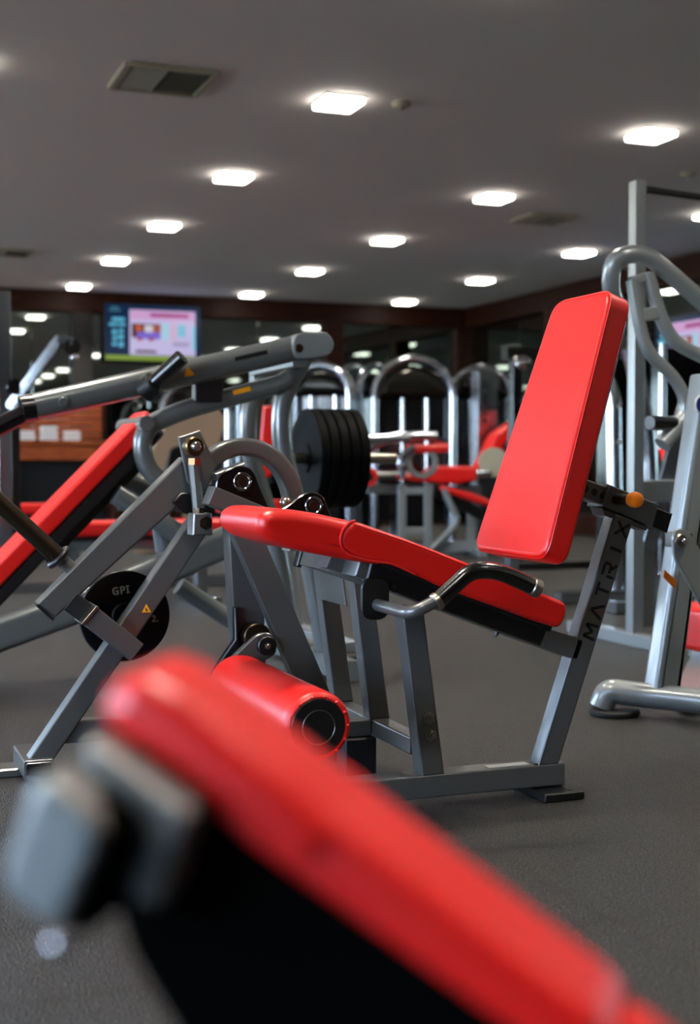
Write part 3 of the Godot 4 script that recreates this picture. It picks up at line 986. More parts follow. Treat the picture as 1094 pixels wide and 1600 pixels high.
	part(o, "seat_hoop", M.press)
	cyl(Vector3(1.02, 0.735, -5.12), Vector3(1.31, 0.55, -5.12), 0.04)
	part(o, "seat_post", M.press)
	bar(Vector3(2.05, 0.045, -6.75), Vector3(2.08, 0.045, -5.35), 0.09, 0.08)
	part(o, "floor_tube", M.steel_blue)
	bar(Vector3(2.06, 0.05, -6.05), Vector3(1.98, 0.62, -6.05), 0.07, 0.09)
	part(o, "rear_post", M.steel_blue)
	box(Vector3(2.08, 0.02, -5.33), Vector3(0.16, 0.04, 0.14), 0.01)
	part(o, "rubber_foot", M.rubber)
	# inclined back pad
	var u := Vector3(1.13 - 0.46, 1.072 - 0.39, 0).normalized()
	var n := Vector3(-u.y, u.x, 0)
	var at := Vector3(0.46, 0.36, -5.2)
	var xf := Transform3D(Basis(Vector3(0, 0, 1), u, n), at)
	prism(rnd([V(-0.15, -0.1), V(0.15, -0.1), V(0.12, 0.975), V(-0.12, 0.975)], 0.05, 5), xf * Transform3D(Basis(), Vector3(0, 0, -0.03)), 0.065, 0.014, 4)
	var pad := part(o, "back_pad", M.vinyl)
	prism(rnd([V(-0.14, -0.1), V(0.14, -0.1), V(0.11, 0.965), V(-0.11, 0.965)], 0.04, 4), xf * Transform3D(Basis(), Vector3(0, 0, -0.088)), 0.05, 0.008)
	part(pad, "back_board", M.black)
	bar(at + u * 0.3 - n * 0.13, at + u * 0.85 - n * 0.13, 0.07, 0.05, n)
	part(o, "pad_rail", M.black)
	cyl(Vector3(1.12, 1.0, -5.0), Vector3(1.12, 1.0, -5.45), 0.03)
	part(o, "cross_tube", M.press)
	# loaded horn
	cyl(Vector3(1.72, 0.873, -5.66), Vector3(2.42, 0.873, -5.66), 0.025)
	part(o, "weight_horn", M.zinc)
	bar(Vector3(1.72, 0.80, -5.66), Vector3(1.72, 1.25, -5.53), 0.05, 0.07)
	part(o, "horn_bracket", M.press)
	var src: Node3D = null
	var order := ["nearest the press arm", "second from the press arm", "third in the stack on the horn", "fourth in the stack on the horn", "outermost of the stack on the horn"]
	for k in 5:
		var p := Vector3(1.98 + 0.047 * k, 0.873, -5.66)
		var lab: String = "large black weight plate on the press machine, " + order[k]
		if src == null:
			src = thing("weight_plate", lab, "weight plate", p, "weight plates on the press machine")
			O = Vector3.ZERO
			lathe(plate_profile(0.222, 0.044, 0.0265), Vector3.ZERO, Vector3(1, 0, 0), 56)
			part(src, "disc", M.iron)
			ring(Vector3(-0.001, 0, 0), Vector3(1, 0, 0), 0.0268, 0.045, 0.01)
			part(src, "hub_ring", M.iron)
		else:
			copy(src, "weight_plate", lab, p)

# ---------------------------------------------------------------- machine cut by the right edge
func row_machine() -> void:
	var o := thing("row_machine", "pale grey machine with leaning post and curved upper tubes at the right edge", "gym machine", Vector3(2.7, 0, -3.9))
	tube([Vector3(2.425, 0.03, -3.9), Vector3(2.44, 0.085, -3.89), Vector3(2.53, 0.075, -3.82), Vector3(2.95, 0.06, -3.35)], 0.042, 0.06)
	var ft := part(o, "floor_tube", M.steel_blue)
	cyl(Vector3(2.47, 0.0, -3.89), Vector3(2.47, 0.022, -3.89), 0.085, 0.006)
	part(ft, "rubber_foot", M.rubber)
	cyl(Vector3(2.95, 0.0, -3.35), Vector3(2.95, 0.03, -3.35), 0.07, 0.006)
	part(ft, "rubber_foot", M.rubber)
	zp(rnd([V(2.535, 0.07), V(2.642, 0.07), V(2.80, 1.15), V(2.715, 1.15)], 0.006, 2), -3.75, -3.84, 0.024, 5)
	var post := part(o, "post", M.steel_blue)
	cyl(Vector3(2.715, 1.045, -3.752), Vector3(2.715, 1.045, -3.748), 0.036)
	var bg := part(post, "badge", M.white, "round white and blue badge")
	cyl(Vector3(2.715, 1.045, -3.749), Vector3(2.715, 1.045, -3.7465), 0.029)
	part(bg, "badge_face", M.badge_blue)
	zp(rnd([V(2.537, 0.612), V(2.552, 0.64), V(2.592, 0.636), V(2.66, 0.55), V(2.86, 0.30), V(2.82, 0.25), V(2.65, 0.385), V(2.545, 0.545)], 0.03, 5), -3.66, -3.675, 0.004, 2)
	var lv := part(o, "lever_plate", M.steel_blue)
	cyl(Vector3(2.565, 0.60, -3.66), Vector3(2.565, 0.60, -3.652), 0.022)
	var wsh := part(lv, "washer", M.zinc)
	cyl(Vector3(2.565, 0.60, -3.655), Vector3(2.565, 0.60, -3.63), 0.008)
	part(wsh, "bolt", M.chrome)
	bar(Vector3(2.60, 0.60, -3.675), Vector3(2.60, 0.60, -3.76), 0.05, 0.05)
	part(o, "pivot_spacer", M.grey)
	zp([V(2.568, 0.50), V(2.615, 0.462), V(2.608, 0.435), V(2.563, 0.475)], -3.749, -3.7515, 0.0003)
	part(post, "warning_label", M.orange, "orange and white warning label")
	zp(rnd([V(3.07, 0.13), V(3.30, 0.13), V(3.30, 0.30), V(3.07, 0.30)], 0.03, 4), -4.2, -4.5, 0.02, 3)
	part(o, "seat_pad", M.vinyl)
	# upper curved tubes
	tube([Vector3(2.80, 1.46, -4.42), Vector3(2.735, 1.50, -4.36), Vector3(2.72, 1.615, -4.32), Vector3(2.84, 1.635, -4.3), Vector3(2.94, 1.575, -4.3), Vector3(3.35, 1.30, -4.3)], 0.034, 0.07)
	part(o, "top_tube", M.steel_blue)
	tube([Vector3(2.79, 1.53, -4.3), Vector3(2.827, 1.36, -4.3), Vector3(2.861, 1.266, -4.3), Vector3(2.984, 1.174, -4.3), Vector3(3.035, 1.09, -4.3), Vector3(3.02, 0.98, -4.3)], 0.024, 0.05)
	part(o, "side_tube", M.steel_blue)
	tube([Vector3(2.86, 1.56, -4.3), Vector3(2.92, 1.39, -4.3), Vector3(2.98, 1.305, -4.3), Vector3(3.25, 1.20, -4.3)], 0.026, 0.06)
	part(o, "side_tube", M.steel_blue)
	bar(Vector3(2.785, 1.525, -4.3), Vector3(2.87, 1.55, -4.3), 0.03, 0.035)
	part(o, "cross_bar", M.steel_blue)
	bar(Vector3(2.815, 1.40, -4.3), Vector3(2.915, 1.415, -4.3), 0.04, 0.05)
	part(o, "cross_bar", M.steel_blue)
	tube([Vector3(2.93, 0.92, -4.3), Vector3(3.02, 1.015, -4.3), Vector3(3.2, 1.18, -4.3)], 0.034, 0.05)
	part(o, "arm_tube", M.steel_blue)
	bar(Vector3(3.34, 0.05, -4.6), Vector3(3.34, 1.36, -4.35), 0.08, 0.10)
	part(o, "rear_post", M.steel_blue)
	bar(Vector3(2.70, 0.05, -3.8), Vector3(3.34, 0.05, -4.6), 0.08, 0.08)
	part(o, "floor_tube", M.steel_blue)
	cyl(Vector3(2.98, 1.0, -4.3), Vector3(2.84, 1.0, -4.25), 0.028)
	part(o, "grip", M.black_gloss)

# ---------------------------------------------------------------- things further back
func weight_tower(called: String, label: String, at: Vector3, turn: float, w: float, h: float) -> Node3D:
	var o := thing(called, label, "gym machine", at, "arched weight-stack machines")
	O = Vector3.ZERO
	o.rotation.y = turn
	for s in [-0.14, 0.14]:
		var p := [Vector3(-w / 2, 0.03, s), Vector3(-w / 2, h - w * 0.5, s)]
		for k in 13:
			var t := PI - PI * k / 12
			p.append(Vector3(cos(t) * w / 2, h - w * 0.5 + sin(t) * w * 0.5, s))
		p.append(Vector3(w / 2, 0.03, s))
		sweep(PackedVector3Array(p), circle(0.042, 14), Vector3.BACK)
		part(o, "arch_tube", M.silver)
	prism(rnd([V(-w / 2 + 0.03, 0.25), V(w / 2 - 0.03, 0.25), V(w / 2 - 0.03, h - w * 0.5), V(w * 0.36, h - w * 0.22), V(0, h - 0.06), V(-w * 0.36, h - w * 0.22), V(-w / 2 + 0.03, h - w * 0.5)], 0.04, 3), Transform3D(Basis(), Vector3(0, 0, -0.10)), 0.02)
	part(o, "rear_shroud", M.shroud)
	prism([V(-w * 0.46, h - w * 0.5), V(w * 0.46, h - w * 0.5), V(w * 0.35, h - w * 0.2), V(0, h - 0.06), V(-w * 0.35, h - w * 0.2)], Transform3D(Basis(), Vector3(0, 0, 0.06)), 0.18, 0.08, 5)
	part(o, "crown_panel", M.crown)
	for s in [-0.11, 0.14]:
		cyl(Vector3(s, 0.1, 0.04), Vector3(s, h - 0.2, 0.04), 0.017)
		part(o, "guide_rod", M.chrome)
	for k in 14:
		box(Vector3(0.01, 0.16 + 0.036 * k, 0.03), Vector3(0.36, 0.032, 0.13), 0.004)
		part(o, "stack_plate", M.iron)
	box(Vector3(w * 0.33, 0.86, 0.09), Vector3(0.13, 0.5, 0.012), 0.004)
	var pl := part(o, "instruction_plate", M.black)
	box(Vector3(w * 0.33, 1.02, 0.097), Vector3(0.09, 0.10, 0.003), 0.002)
	part(pl, "picture_field", M.red_ink)
	for s in [-1, 1]:
		box(Vector3(s * w / 2, 0.035, 0.0), Vector3(0.09, 0.07, 0.5), 0.02)
		part(o, "floor_rail", M.silver)
	return o

func pad_on(o: Node3D, called: String, p: Array, z0: float, z1: float) -> void:
	zp(rnd(p, 0.03, 4), z0, z1, 0.025, 3)
	part(o, called, M.vinyl)

func leg_curl() -> void:
	var at := Vector3(5.15, 0, -11.2)
	var o := thing("leg_curl_machine", "red padded leg curl machine with pale blue frame behind the focused seat", "gym machine", at)
	O = Vector3.ZERO
	o.rotation.y = deg_to_rad(-14)
	pad_on(o, "thigh_pad", [V(-0.33, 0.70), V(-0.33, 0.75), V(-0.08, 0.76), V(0.02, 0.83), V(0.38, 0.82), V(0.40, 0.70), V(0.2, 0.66)], 0.16, -0.16)
	pad_on(o, "seat_pad", [V(0.05, 0.66), V(0.42, 0.56), V(0.52, 0.50), V(0.50, 0.46), V(0.05, 0.60)], 0.16, -0.16)
	pad_on(o, "back_pad", [V(0.40, 0.80), V(0.48, 0.78), V(0.62, 1.0), V(0.80, 1.18), V(0.74, 1.24), V(0.56, 1.12)], 0.17, -0.17)
	pad_on(o, "head_pad", [V(0.78, 1.16), V(0.84, 1.14), V(0.90, 1.34), V(0.82, 1.36)], 0.12, -0.12)
	pad_on(o, "knee_pad", [V(-0.22, 0.94), V(0.12, 0.95), V(0.13, 1.03), V(-0.22, 1.02)], 0.18, -0.16)
	cyl(Vector3(-0.62, 0.73, 0.22), Vector3(-0.62, 0.73, -0.2), 0.085)
	var ro := part(o, "roller_pad", M.vinyl)
	cyl(Vector3(-0.62, 0.73, 0.218), Vector3(-0.62, 0.73, 0.228), 0.045)
	part(ro, "end_disc", M.black)
	cyl(Vector3(-0.62, 0.73, 0.0), Vector3(-0.2, 0.75, 0.0), 0.03)
	part(o, "roller_arm", M.grey)
	cyl(Vector3(0.52, 0.86, 0.20), Vector3(0.52, 0.86, 0.23), 0.135)
	part(o, "cam_disc", M.cream)
	cyl(Vector3(0.36, 0.76, 0.22), Vector3(0.50, 0.76, 0.24), 0.035)
	part(o, "adjuster", M.silver)
	tube([Vector3(-0.66, 0.86, 0.12), Vector3(-0.55, 1.05, 0.12), Vector3(-0.25, 1.10, 0.12), Vector3(0.02, 1.10, 0.12)], 0.045, 0.16)
	part(o, "top_tube", M.silver)
	cyl(Vector3(-0.62, 1.06, 0.18), Vector3(-0.24, 1.08, 0.18), 0.04)
	part(o, "counter_tube", M.silver)
	tube([Vector3(-0.30, 0.72, 0.2), Vector3(-0.35, 0.90, 0.2), Vector3(-0.2, 1.0, 0.2)], 0.03, 0.1)
	part(o, "cam_tube", M.silver)
	ring(Vector3(-0.12, 0.86, 0.14), Vector3(0, 0, 1), 0.10, 0.145, 0.03)
	part(o, "cam_ring", M.steel_blue)
	for x in [-0.30, -0.06]:
		bar(Vector3(x, 0.05, 0.12), Vector3(x, 0.66, 0.12), 0.07, 0.07)
		part(o, "leg", M.steel_blue)
	for y in [0.60, 0.24]:
		bar(Vector3(-0.30, y, 0.12), Vector3(-0.06, y, 0.12), 0.06, 0.06)
		part(o, "cross_bar", M.steel_blue)
	bar(Vector3(-0.6, 0.62, 0.0), Vector3(0.45, 0.60, 0.0), 0.10, 0.08)
	part(o, "frame_beam", M.grey)
	tube([Vector3(0.08, 0.62, 0.14), Vector3(0.22, 0.32, 0.14), Vector3(-0.06, 0.04, 0.14)], 0.032, 0.08)
	part(o, "bent_leg", M.steel_blue)
	bar(Vector3(-0.55, 0.05, 0.05), Vector3(0.75, 0.12, 0.05), 0.10, 0.09)
	part(o, "floor_tube", M.steel_blue)
	bar(Vector3(0.40, 0.05, -0.3), Vector3(0.40, 0.05, 0.35), 0.08, 0.08)
	part(o, "floor_tube", M.steel_blue)
	bar(Vector3(0.02, 0.60, 0.02), Vector3(0.75, 0.22, 0.02), 0.09, 0.09)
	part(o, "incline_beam", M.black)
	bar(Vector3(0.36, 0.1, 0.02), Vector3(0.36, 0.46, 0.02), 0.07, 0.07)
	part(o, "leg", M.steel_blue)

func pulley_tower() -> void:
	# silver bent upright, dark stack housing and cables, half hidden by the backrest
	var o := thing("cable_tower", "tall cable machine with silver bent tubes and dark housing behind the red backrest", "gym machine", Vector3(4.5, 0, -7.2))
	tube([Vector3(4.36, 1.52, -7.25), Vector3(4.44, 1.47, -7.22), Vector3(4.52, 1.30, -7.17), Vector3(4.525, 0.0, -7.12)], 0.052, 0.12)
	var t := part(o, "bent_upright", M.silver)
	for y in [0.62, 0.98, 1.2]:
		cyl(Vector3(4.50, y, -7.07), Vector3(4.50, y, -7.05), 0.012)
		part(t, "screw", M.zinc)
	tube([Vector3(4.20, 1.50, -6.5), Vector3(4.25, 1.35, -6.5), Vector3(4.34, 1.0, -6.5), Vector3(4.36, 0.0, -6.5)], 0.048, 0.15)
	part(o, "bent_upright", M.silver)
	box(Vector3(4.72, 0.80, -7.35), Vector3(0.30, 1.5, 0.16), 0.02)
	part(o, "stack_housing", M.shroud)
	tube([Vector3(4.32, 1.55, -6.6), Vector3(4.50, 0.75, -6.6), Vector3(4.52, 0.55, -6.6)], 0.016, 0.05)
	part(o, "cable", M.rubber)
	for p in [Vector3(4.30, 1.60, -6.9), Vector3(4.42, 1.54, -6.9), Vector3(4.36, 1.70, -6.95)]:
		lathe([Vector2(0, 0), Vector2(0.07, 0), Vector2(0.055, 0.015), Vector2(0.07, 0.03), Vector2(0, 0.03)], p, Vector3(-0.3, 0, 1))
		part(o, "pulley", M.chrome)
	bar(Vector3(4.25, 1.62, -7.0), Vector3(4.72, 1.58, -7.3), 0.08, 0.10)
	part(o, "pulley_arm", M.black)
	for z in [-6.5, -7.1]:
		bar(Vector3(4.1, 0.04, z), Vector3(5.1, 0.04, z), 0.09, 0.07)
		part(o, "floor_tube", M.silver)
	bar(Vector3(4.0, 0.30, -7.5), Vector3(4.0, 0.0, -7.5), 0.07, 0.07)
	part(o, "short_leg", M.silver)
	# tall rack upright reaching almost to the ceiling
	var r := thing("rack", "tall pale rack upright with thin top bar at right", "rack", Vector3(3.5, 0, -5.35))
	bar(Vector3(3.50, 0.0, -5.35), Vector3(3.50, 2.15, -5.35), 0.06, 0.06)
	part(r, "upright", M.steel_blue)
	bar(Vector3(3.50, 2.12, -5.35), Vector3(4.9, 2.12, -5.6), 0.03, 0.03)
	part(r, "top_bar", M.black)
	bar(Vector3(4.9, 0.0, -5.6), Vector3(4.9, 2.15, -5.6), 0.06, 0.06)
	part(r, "upright", M.steel_blue)
	for x in [3.5, 4.9]:
		bar(Vector3(x, 0.03, -5.9), Vector3(x, 0.03, -5.0), 0.08, 0.06)
		part(r, "foot", M.steel_blue)
	bar(Vector3(3.52, 0.72, -5.38), Vector3(4.9, 0.72, -5.62), 0.07, 0.10)
	var cb := part(r, "cross_beam", M.steel_blue)
	bar(Vector3(3.98, 0.40, -5.97), Vector3(4.18, 1.2, -5.9), 0.06, 0.08)
	part(r, "slanted_post", M.silver)
	bar(Vector3(3.97, 0.0, -5.97), Vector3(3.97, 0.42, -5.97), 0.06, 0.08)
	part(r, "short_post", M.silver)
	var c := thing("stack_cabinet", "tall black weight cabinet with silver edges beyond the rack", "gym machine", Vector3(6.0, 0, -8.5))
	box(Vector3(6.0, 0.86, -8.5), Vector3(0.75, 1.66, 0.4), 0.03)
	part(c, "housing", M.shroud)
	for e in [-0.36, 0.36]:
		cyl(Vector3(6.0 + e, 0.0, -8.28), Vector3(6.0 + e, 1.72, -8.28), 0.03)
		part(c, "edge_tube", M.silver)
	box(Vector3(6.0, 0.03, -8.5), Vector3(0.9, 0.06, 0.6), 0.02)
	part(c, "base", M.silver)
	# bench with red pad under the rack
	var b := thing("slant_bench", "red slanted bench seen between the rack and the right machine", "bench", Vector3(4.2, 0, -6.9))
	prism(rnd(rect(0.26, 0.55), 0.05, 4), Transform3D(Basis(Vector3(0, 0, 1), Vector3(0.86, 0.51, 0), Vector3(-0.51, 0.86, 0)), Vector3(5.35, 0.98, -7.6)), 0.07, 0.02, 3)
	part(b, "pad", M.vinyl)
	bar(Vector3(5.1, 0.78, -7.6), Vector3(5.6, 1.05, -7.6), 0.07, 0.05)
	part(b, "rail", M.silver)
	bar(Vector3(5.3, 0.0, -7.6), Vector3(5.3, 0.9, -7.6), 0.07, 0.07)
	part(b, "leg", M.silver)
	bar(Vector3(5.0, 0.03, -7.6), Vector3(5.7, 0.03, -7.6), 0.07, 0.06)
	part(b, "floor_tube", M.silver)

func cable_station() -> void:
	var o := thing("cable_station", "silver cable station with slanted pulley arm at the left edge", "gym machine", Vector3(1.15, 0, -9.3))
	bar(Vector3(1.10, 0.0, -9.25), Vector3(1.10, 2.0, -9.25), 0.09, 0.09)
	part(o, "post", M.silver)
	bar(Vector3(1.13, 1.22, -9.23), Vector3(1.46, 1.69, -9.12), 0.06, 0.07)
	part(o, "pulley_arm", M.silver)
	bar(Vector3(1.18, 0.0, -9.3), Vector3(1.18, 1.25, -9.3), 0.04, 0.06)
	part(o, "guide_post", M.black)
	bar(Vector3(1.44, 1.685, -9.12), Vector3(1.54, 1.66, -9.1), 0.06, 0.06)
	part(o, "arm_head", M.silver)
	for p in [Vector3(1.53, 1.63, -9.1), Vector3(1.17, 1.36, -9.2)]:
		lathe([Vector2(0, 0), Vector2(0.055, 0), Vector2(0.045, 0.012), Vector2(0.055, 0.025), Vector2(0, 0.025)], p, Vector3(0, 0, 1))
		part(o, "pulley", M.black_gloss)
	cyl(Vector3(1.545, 1.62, -9.09), Vector3(1.545, 1.5, -9.09), 0.006)
	var c := part(o, "cable", M.rubber)
	ball(Vector3(1.545, 1.56, -9.09), 0.03)
	part(c, "stop_ball", M.chrome)
	for p in [Vector3(1.10, 0.03, -9.0)]:
		box(p, Vector3(0.9, 0.06, 0.1))
		part(o, "floor_tube", M.silver)
	for k in 10:
		box(Vector3(0.92, 0.12 + 0.05 * k, -9.3), Vector3(0.22, 0.045, 0.14), 0.004)
		part(o, "stack_plate", M.iron)

func flat_bench(label: String, at: Vector3, turn: float) -> void:
	var o := thing("flat_bench", label, "bench", at, "red benches behind the press")
	O = Vector3.ZERO
	o.rotation.y = turn
	prism(rnd(rect(0.30, 1.15), 0.05, 4), Transform3D(Basis(Vector3(0, 0, 1), Vector3(1, 0, 0), Vector3(0, 1, 0)), Vector3(0, 0.47, 0)), 0.085, 0.02, 3)
	part(o, "pad", M.vinyl)
	box(Vector3(0, 0.415, 0), Vector3(1.05, 0.025, 0.22))
	part(o, "pad_board", M.black)
	bar(Vector3(-0.5, 0.37, 0), Vector3(0.5, 0.37, 0), 0.07, 0.06)
	part(o, "rail", M.silver)
	for x in [-0.4, 0.4]:
		bar(Vector3(x, 0.05, 0), Vector3(x, 0.36, 0), 0.07, 0.07)
		part(o, "leg", M.silver)
		bar(Vector3(x, 0.03, -0.28), Vector3(x, 0.03, 0.28), 0.08, 0.06)
		part(o, "foot", M.silver)

func counter_and_tv() -> void:
	var at := Vector3(2.45, 0, -15.9)
	var o := thing("towel_counter", "orange-brown wooden counter with white towels at the far left", "counter", at)
	box(Vector3(2.4, 1.09, -15.9), Vector3(1.5, 0.05, 0.5), 0.006)
	part(o, "counter_top", M.orange_wood)
	box(Vector3(2.4, 0.97, -15.7), Vector3(1.44, 0.16, 0.03), 0.004)
	part(o, "drawer_front", M.orange_wood)
	for x in [1.68, 3.12]:
		box(Vector3(x, 0.53, -15.9), Vector3(0.05, 1.06, 0.46), 0.004)
		part(o, "side_panel", M.wood)
	box(Vector3(2.4, 0.50, -16.1), Vector3(1.40, 1.0, 0.03), 0.004)
	part(o, "rear_panel", M.dark_wall)
	box(Vector3(2.4, 0.35, -15.9), Vector3(1.40, 0.03, 0.42), 0.004)
	part(o, "shelf", M.wood)
	var s := thing("slatted_screen", "wooden slatted screen standing behind the towel counter", "screen", Vector3(2.4, 0, -16.6))
	for k in 14:
		box(Vector3(2.4, 0.5 + 0.085 * k, -16.6), Vector3(1.5, 0.07, 0.025), 0.004)
		part(s, "slat", M.orange_wood)
	for x in [1.62, 2.4, 3.18]:
		box(Vector3(x, 0.85, -16.63), Vector3(0.06, 1.7, 0.04), 0.004)
		part(s, "stile", M.wood)
	var where := ["leftmost on the counter", "in the middle of the counter", "rightmost on the counter"]
	for k in 3:
		var p := Vector3(2.13 + 0.26 * k, 1.115, -15.85)
		var t := thing("towel_stack", "folded white towels, " + where[k], "towels", p, "white towels on the counter")
		for j in 2 + k % 2:
			box(p + Vector3(0, 0.03 + 0.055 * j, 0), Vector3(0.20 - 0.01 * j, 0.052, 0.16), 0.02)
			part(t, "towel", M.white)
	# television: bezel, lit screen
	var size := Vector2(1.22, 0.70)
	var tv := thing("television", "wall television with blue screen hung below the ceiling at left", "television", Vector3(3.87, 2.16, -16.9))
	box(Vector3(3.87, 2.505, -16.92), Vector3(size.x + 0.03, size.y + 0.03, 0.05), 0.006)
	part(tv, "casing", M.black)
	screen(tv, Vector3(3.87, 2.505, -16.893), 0.0, size)
	box(Vector3(3.87, 2.52, -16.97), Vector3(0.3, 0.3, 0.06))
	part(tv, "wall_mount", M.black)
	var tv2 := thing("television", "television with blue screen on the mirrored wall at the right edge", "television", Vector3(8.2, 1.9, -11.9))
	box(Vector3(8.22, 2.05, -11.6), Vector3(0.05, 0.66, 1.13), 0.006)
	part(tv2, "casing", M.black)
	screen(tv2, Vector3(8.193, 2.05, -11.6), -PI / 2, Vector2(1.1, 0.62))
	box(Vector3(8.28, 2.05, -11.6), Vector3(0.08, 0.3, 0.3))
	part(tv2, "wall_mount", M.black)

var screen_mat: StandardMaterial3D
func screen(tv: Node3D, at: Vector3, turn: float, size: Vector2) -> void:
	if screen_mat == null:
		var im := Image.create(320, 184, false, Image.FORMAT_RGB8)
		im.fill(Color(0.012, 0.13, 0.27))
		im.fill_rect(Rect2i(0, 168, 320, 16), Color(0.50, 0.60, 0.22))
		im.fill_rect(Rect2i(80, 16, 224, 150), Color(0.76, 0.72, 0.88))
		im.fill_rect(Rect2i(84, 18, 216, 30), Color(0.80, 0.62, 0.80))
		im.fill_rect(Rect2i(150, 26, 130, 12), Color(0.62, 0.25, 0.50))
		im.fill_rect(Rect2i(88, 62, 96, 46), Color(0.30, 0.05, 0.07))
		im.fill_rect(Rect2i(100, 66, 22, 22), Color(0.72, 0.36, 0.25))
		im.fill_rect(Rect2i(130, 66, 30, 28), Color(0.80, 0.78, 0.82))
		im.fill_rect(Rect2i(164, 66, 16, 24), Color(0.68, 0.33, 0.22))
		im.fill_rect(Rect2i(104, 90, 80, 22), Color(0.45, 0.38, 0.80))
		im.fill_rect(Rect2i(106, 108, 16, 10), Color(0.62, 0.04, 0.08))
		im.fill_rect(Rect2i(144, 108, 18, 10), Color(0.62, 0.04, 0.08))
		im.fill_rect(Rect2i(190, 58, 24, 56), Color(0.62, 0.80, 0.88))
		im.fill_rect(Rect2i(242, 62, 30, 40), Color(0.50, 0.74, 0.85))
		im.fill_rect(Rect2i(216, 56, 22, 60), Color(0.80, 0.68, 0.80))
		im.fill_rect(Rect2i(226, 120, 56, 14), Color(0.62, 0.60, 0.74))
		im.fill_rect(Rect2i(100, 150, 70, 8), Color(0.25, 0.05, 0.07))
		im.fill_rect(Rect2i(292, 66, 12, 80), Color(0.55, 0.80, 0.90))
		for e in [[18, 8, 26, 8], [12, 18, 40, 6], [22, 44, 42, 12], [12, 62, 28, 10], [44, 62, 22, 10], [22, 84, 16, 16], [44, 82, 16, 12], [24, 106, 14, 14], [42, 100, 18, 16], [22, 126, 16, 12], [44, 124, 16, 18]]:
			im.fill_rect(Rect2i(e[0], e[1], e[2], e[3]), Color(0.35, 0.70, 0.82) if e[1] > 30 else Color(0.22, 0.42, 0.50))
		screen_mat = StandardMaterial3D.new()
		screen_mat.albedo_color = Color(0.01, 0.01, 0.012)
		screen_mat.roughness = 0.2
		screen_mat.emission_enabled = true
		screen_mat.emission = Color.BLACK
		screen_mat.emission_operator = BaseMaterial3D.EMISSION_OP_ADD
		screen_mat.emission_texture = ImageTexture.create_from_image(im)
		screen_mat.emission_energy_multiplier = 0.9
	var q := QuadMesh.new()
	q.size = size
	var o := MeshInstance3D.new()
	o.name = "screen"
	o.mesh = q
	o.material_override = screen_mat
	tv.add_child(o)
	o.position = at - O
	o.rotation.y = turn
	var l := AreaLight3D.new()
	l.name = "screen_light"
	l.area_size = size
	l.light_energy = 0.12
	l.light_color = Color(0.6, 0.75, 1.0)
	l.shadow_enabled = true
	add_child(l, true)
	l.position = at + Vector3(sin(turn), 0, cos(turn)) * 0.01
	l.rotation.y = turn + PI

func background() -> void:
	weight_tower("weight_stack_machine", "arched silver weight-stack machine behind the red leg curl pads", Vector3(5.62, 0, -12.7), deg_to_rad(-20), 0.80, 1.92)
	weight_tower("weight_stack_machine", "arched silver weight-stack machine behind the stacked black plates", Vector3(4.70, 0, -12.9), deg_to_rad(-30), 0.60, 1.84)
	weight_tower("weight_stack_machine", "arched machine half hidden behind the middle arch", Vector3(5.45, 0, -13.6), deg_to_rad(35), 0.70, 1.90)
	weight_tower("weight_stack_machine", "dark arched machine far behind, right of the middle arch", Vector3(6.75, 0, -13.4), deg_to_rad(-25), 0.66, 1.9)
	weight_tower("weight_stack_machine", "dark arched machine far behind the television side of the press", Vector3(3.55, 0, -13.6), deg_to_rad(-10), 0.66, 1.7)
	clutter()
	leg_curl()
	pulley_tower()
	cable_station()
	flat_bench("red flat bench seen under the incline pad at left", Vector3(1.70, 0, -7.9), deg_to_rad(4))
	flat_bench("small red flat bench at the far left behind the press handle", Vector3(1.55, 0, -11.5), deg_to_rad(0))
	counter_and_tv()

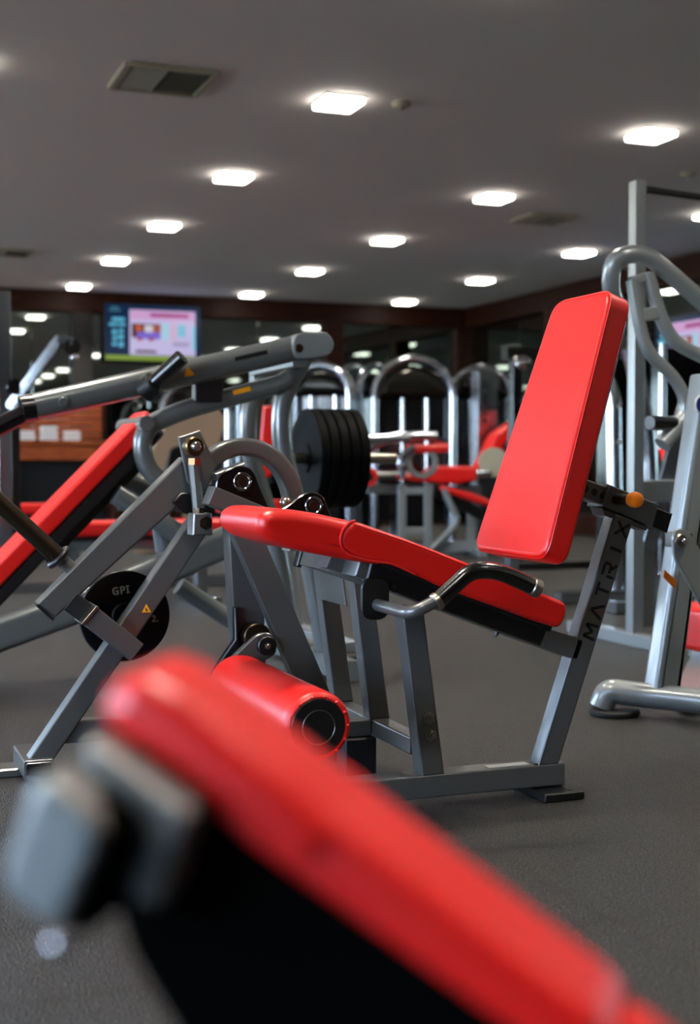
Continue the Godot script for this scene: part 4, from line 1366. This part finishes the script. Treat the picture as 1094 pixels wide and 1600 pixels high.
func clutter() -> void:
	var c := thing("pulley_column", "slim silver pulley column with dark vertical marks behind the leg curl", "gym machine", Vector3(5.78, 0, -11.4))
	box(Vector3(5.78, 0.9, -11.4), Vector3(0.20, 1.66, 0.16), 0.02)
	part(c, "housing", M.silver)
	for k in 6:
		box(Vector3(5.75, 1.25 + 0.07 * k, -11.318), Vector3(0.035, 0.04, 0.004), 0.001)
		part(c, "mark", M.black)
	box(Vector3(5.78, 0.035, -11.4), Vector3(0.6, 0.07, 0.4), 0.02)
	part(c, "base", M.silver)
	var d := thing("cable_crossover", "dark cable crossover with round chrome pulleys left of the red backrest", "gym machine", Vector3(5.35, 0, -9.7))
	for x in [5.2, 5.6]:
		bar(Vector3(x, 0.0, -9.7), Vector3(x, 1.75, -9.7), 0.09, 0.09)
		part(d, "post", M.black_gloss)
	bar(Vector3(5.1, 1.74, -9.7), Vector3(5.75, 1.74, -9.7), 0.10, 0.10)
	part(d, "top_beam", M.black_gloss)
	for p in [Vector3(5.22, 1.66, -9.62), Vector3(5.36, 1.52, -9.62), Vector3(5.30, 1.36, -9.62), Vector3(5.24, 1.18, -9.62), Vector3(5.46, 1.62, -9.62)]:
		lathe([Vector2(0, 0), Vector2(0.055, 0), Vector2(0.06, 0.01), Vector2(0.045, 0.02), Vector2(0.06, 0.03), Vector2(0.02, 0.045), Vector2(0, 0.045)], p, Vector3(-0.3, 0.1, 1))
		part(d, "pulley", M.chrome)
	for k in 12:
		box(Vector3(5.4, 0.12 + 0.045 * k, -9.75), Vector3(0.30, 0.04, 0.13), 0.004)
		part(d, "stack_plate", M.iron)
	box(Vector3(5.4, 0.03, -9.7), Vector3(0.8, 0.06, 0.5), 0.02)
	part(d, "base", M.black)
	var b := thing("shrouded_machine", "machine with beige side shroud and red pad behind the curved press tubes", "gym machine", Vector3(1.95, 0, -8.0))
	zp(rnd([V(1.62, 0.25), V(2.0, 0.25), V(2.25, 1.15), V(2.12, 1.32), V(1.92, 1.25), V(1.72, 0.9)], 0.05, 4), -8.0, -8.06, 0.01, 2)
	part(b, "side_shroud", M.tan)
	zp(rnd([V(1.70, 0.3), V(1.9, 0.3), V(2.02, 1.0), V(1.86, 0.95)], 0.03, 4), -7.97, -8.0, 0.006)
	part(b, "inner_panel", M.black_gloss)
	bar(Vector3(1.7, 0.04, -8.3), Vector3(2.5, 0.04, -8.3), 0.09, 0.08)
	part(b, "floor_tube", M.silver)
	bar(Vector3(2.45, 0.05, -8.3), Vector3(2.45, 1.3, -8.3), 0.08, 0.08)
	part(b, "post", M.silver)
	zp(rnd([V(2.52, 0.75), V(2.62, 0.75), V(2.66, 1.25), V(2.56, 1.25)], 0.03, 4), -8.15, -8.45, 0.02, 3)
	part(b, "back_pad", M.vinyl)
	bar(Vector3(2.3, 0.55, -8.3), Vector3(2.75, 0.55, -8.3), 0.30, 0.08)
	part(b, "seat_pad", M.vinyl)
	bar(Vector3(2.56, 0.05, -8.3), Vector3(2.56, 0.75, -8.3), 0.07, 0.07)
	part(b, "seat_post", M.silver)
	b.position += Vector3(0.25, 0, -0.75)

func _ready() -> void:
	set_camera_and_light()
	materials()
	room()
	ceiling_lamps()
	leg_extension()
	near_machine()
	press_machine()
	row_machine()
	background()
	ceiling_bits()
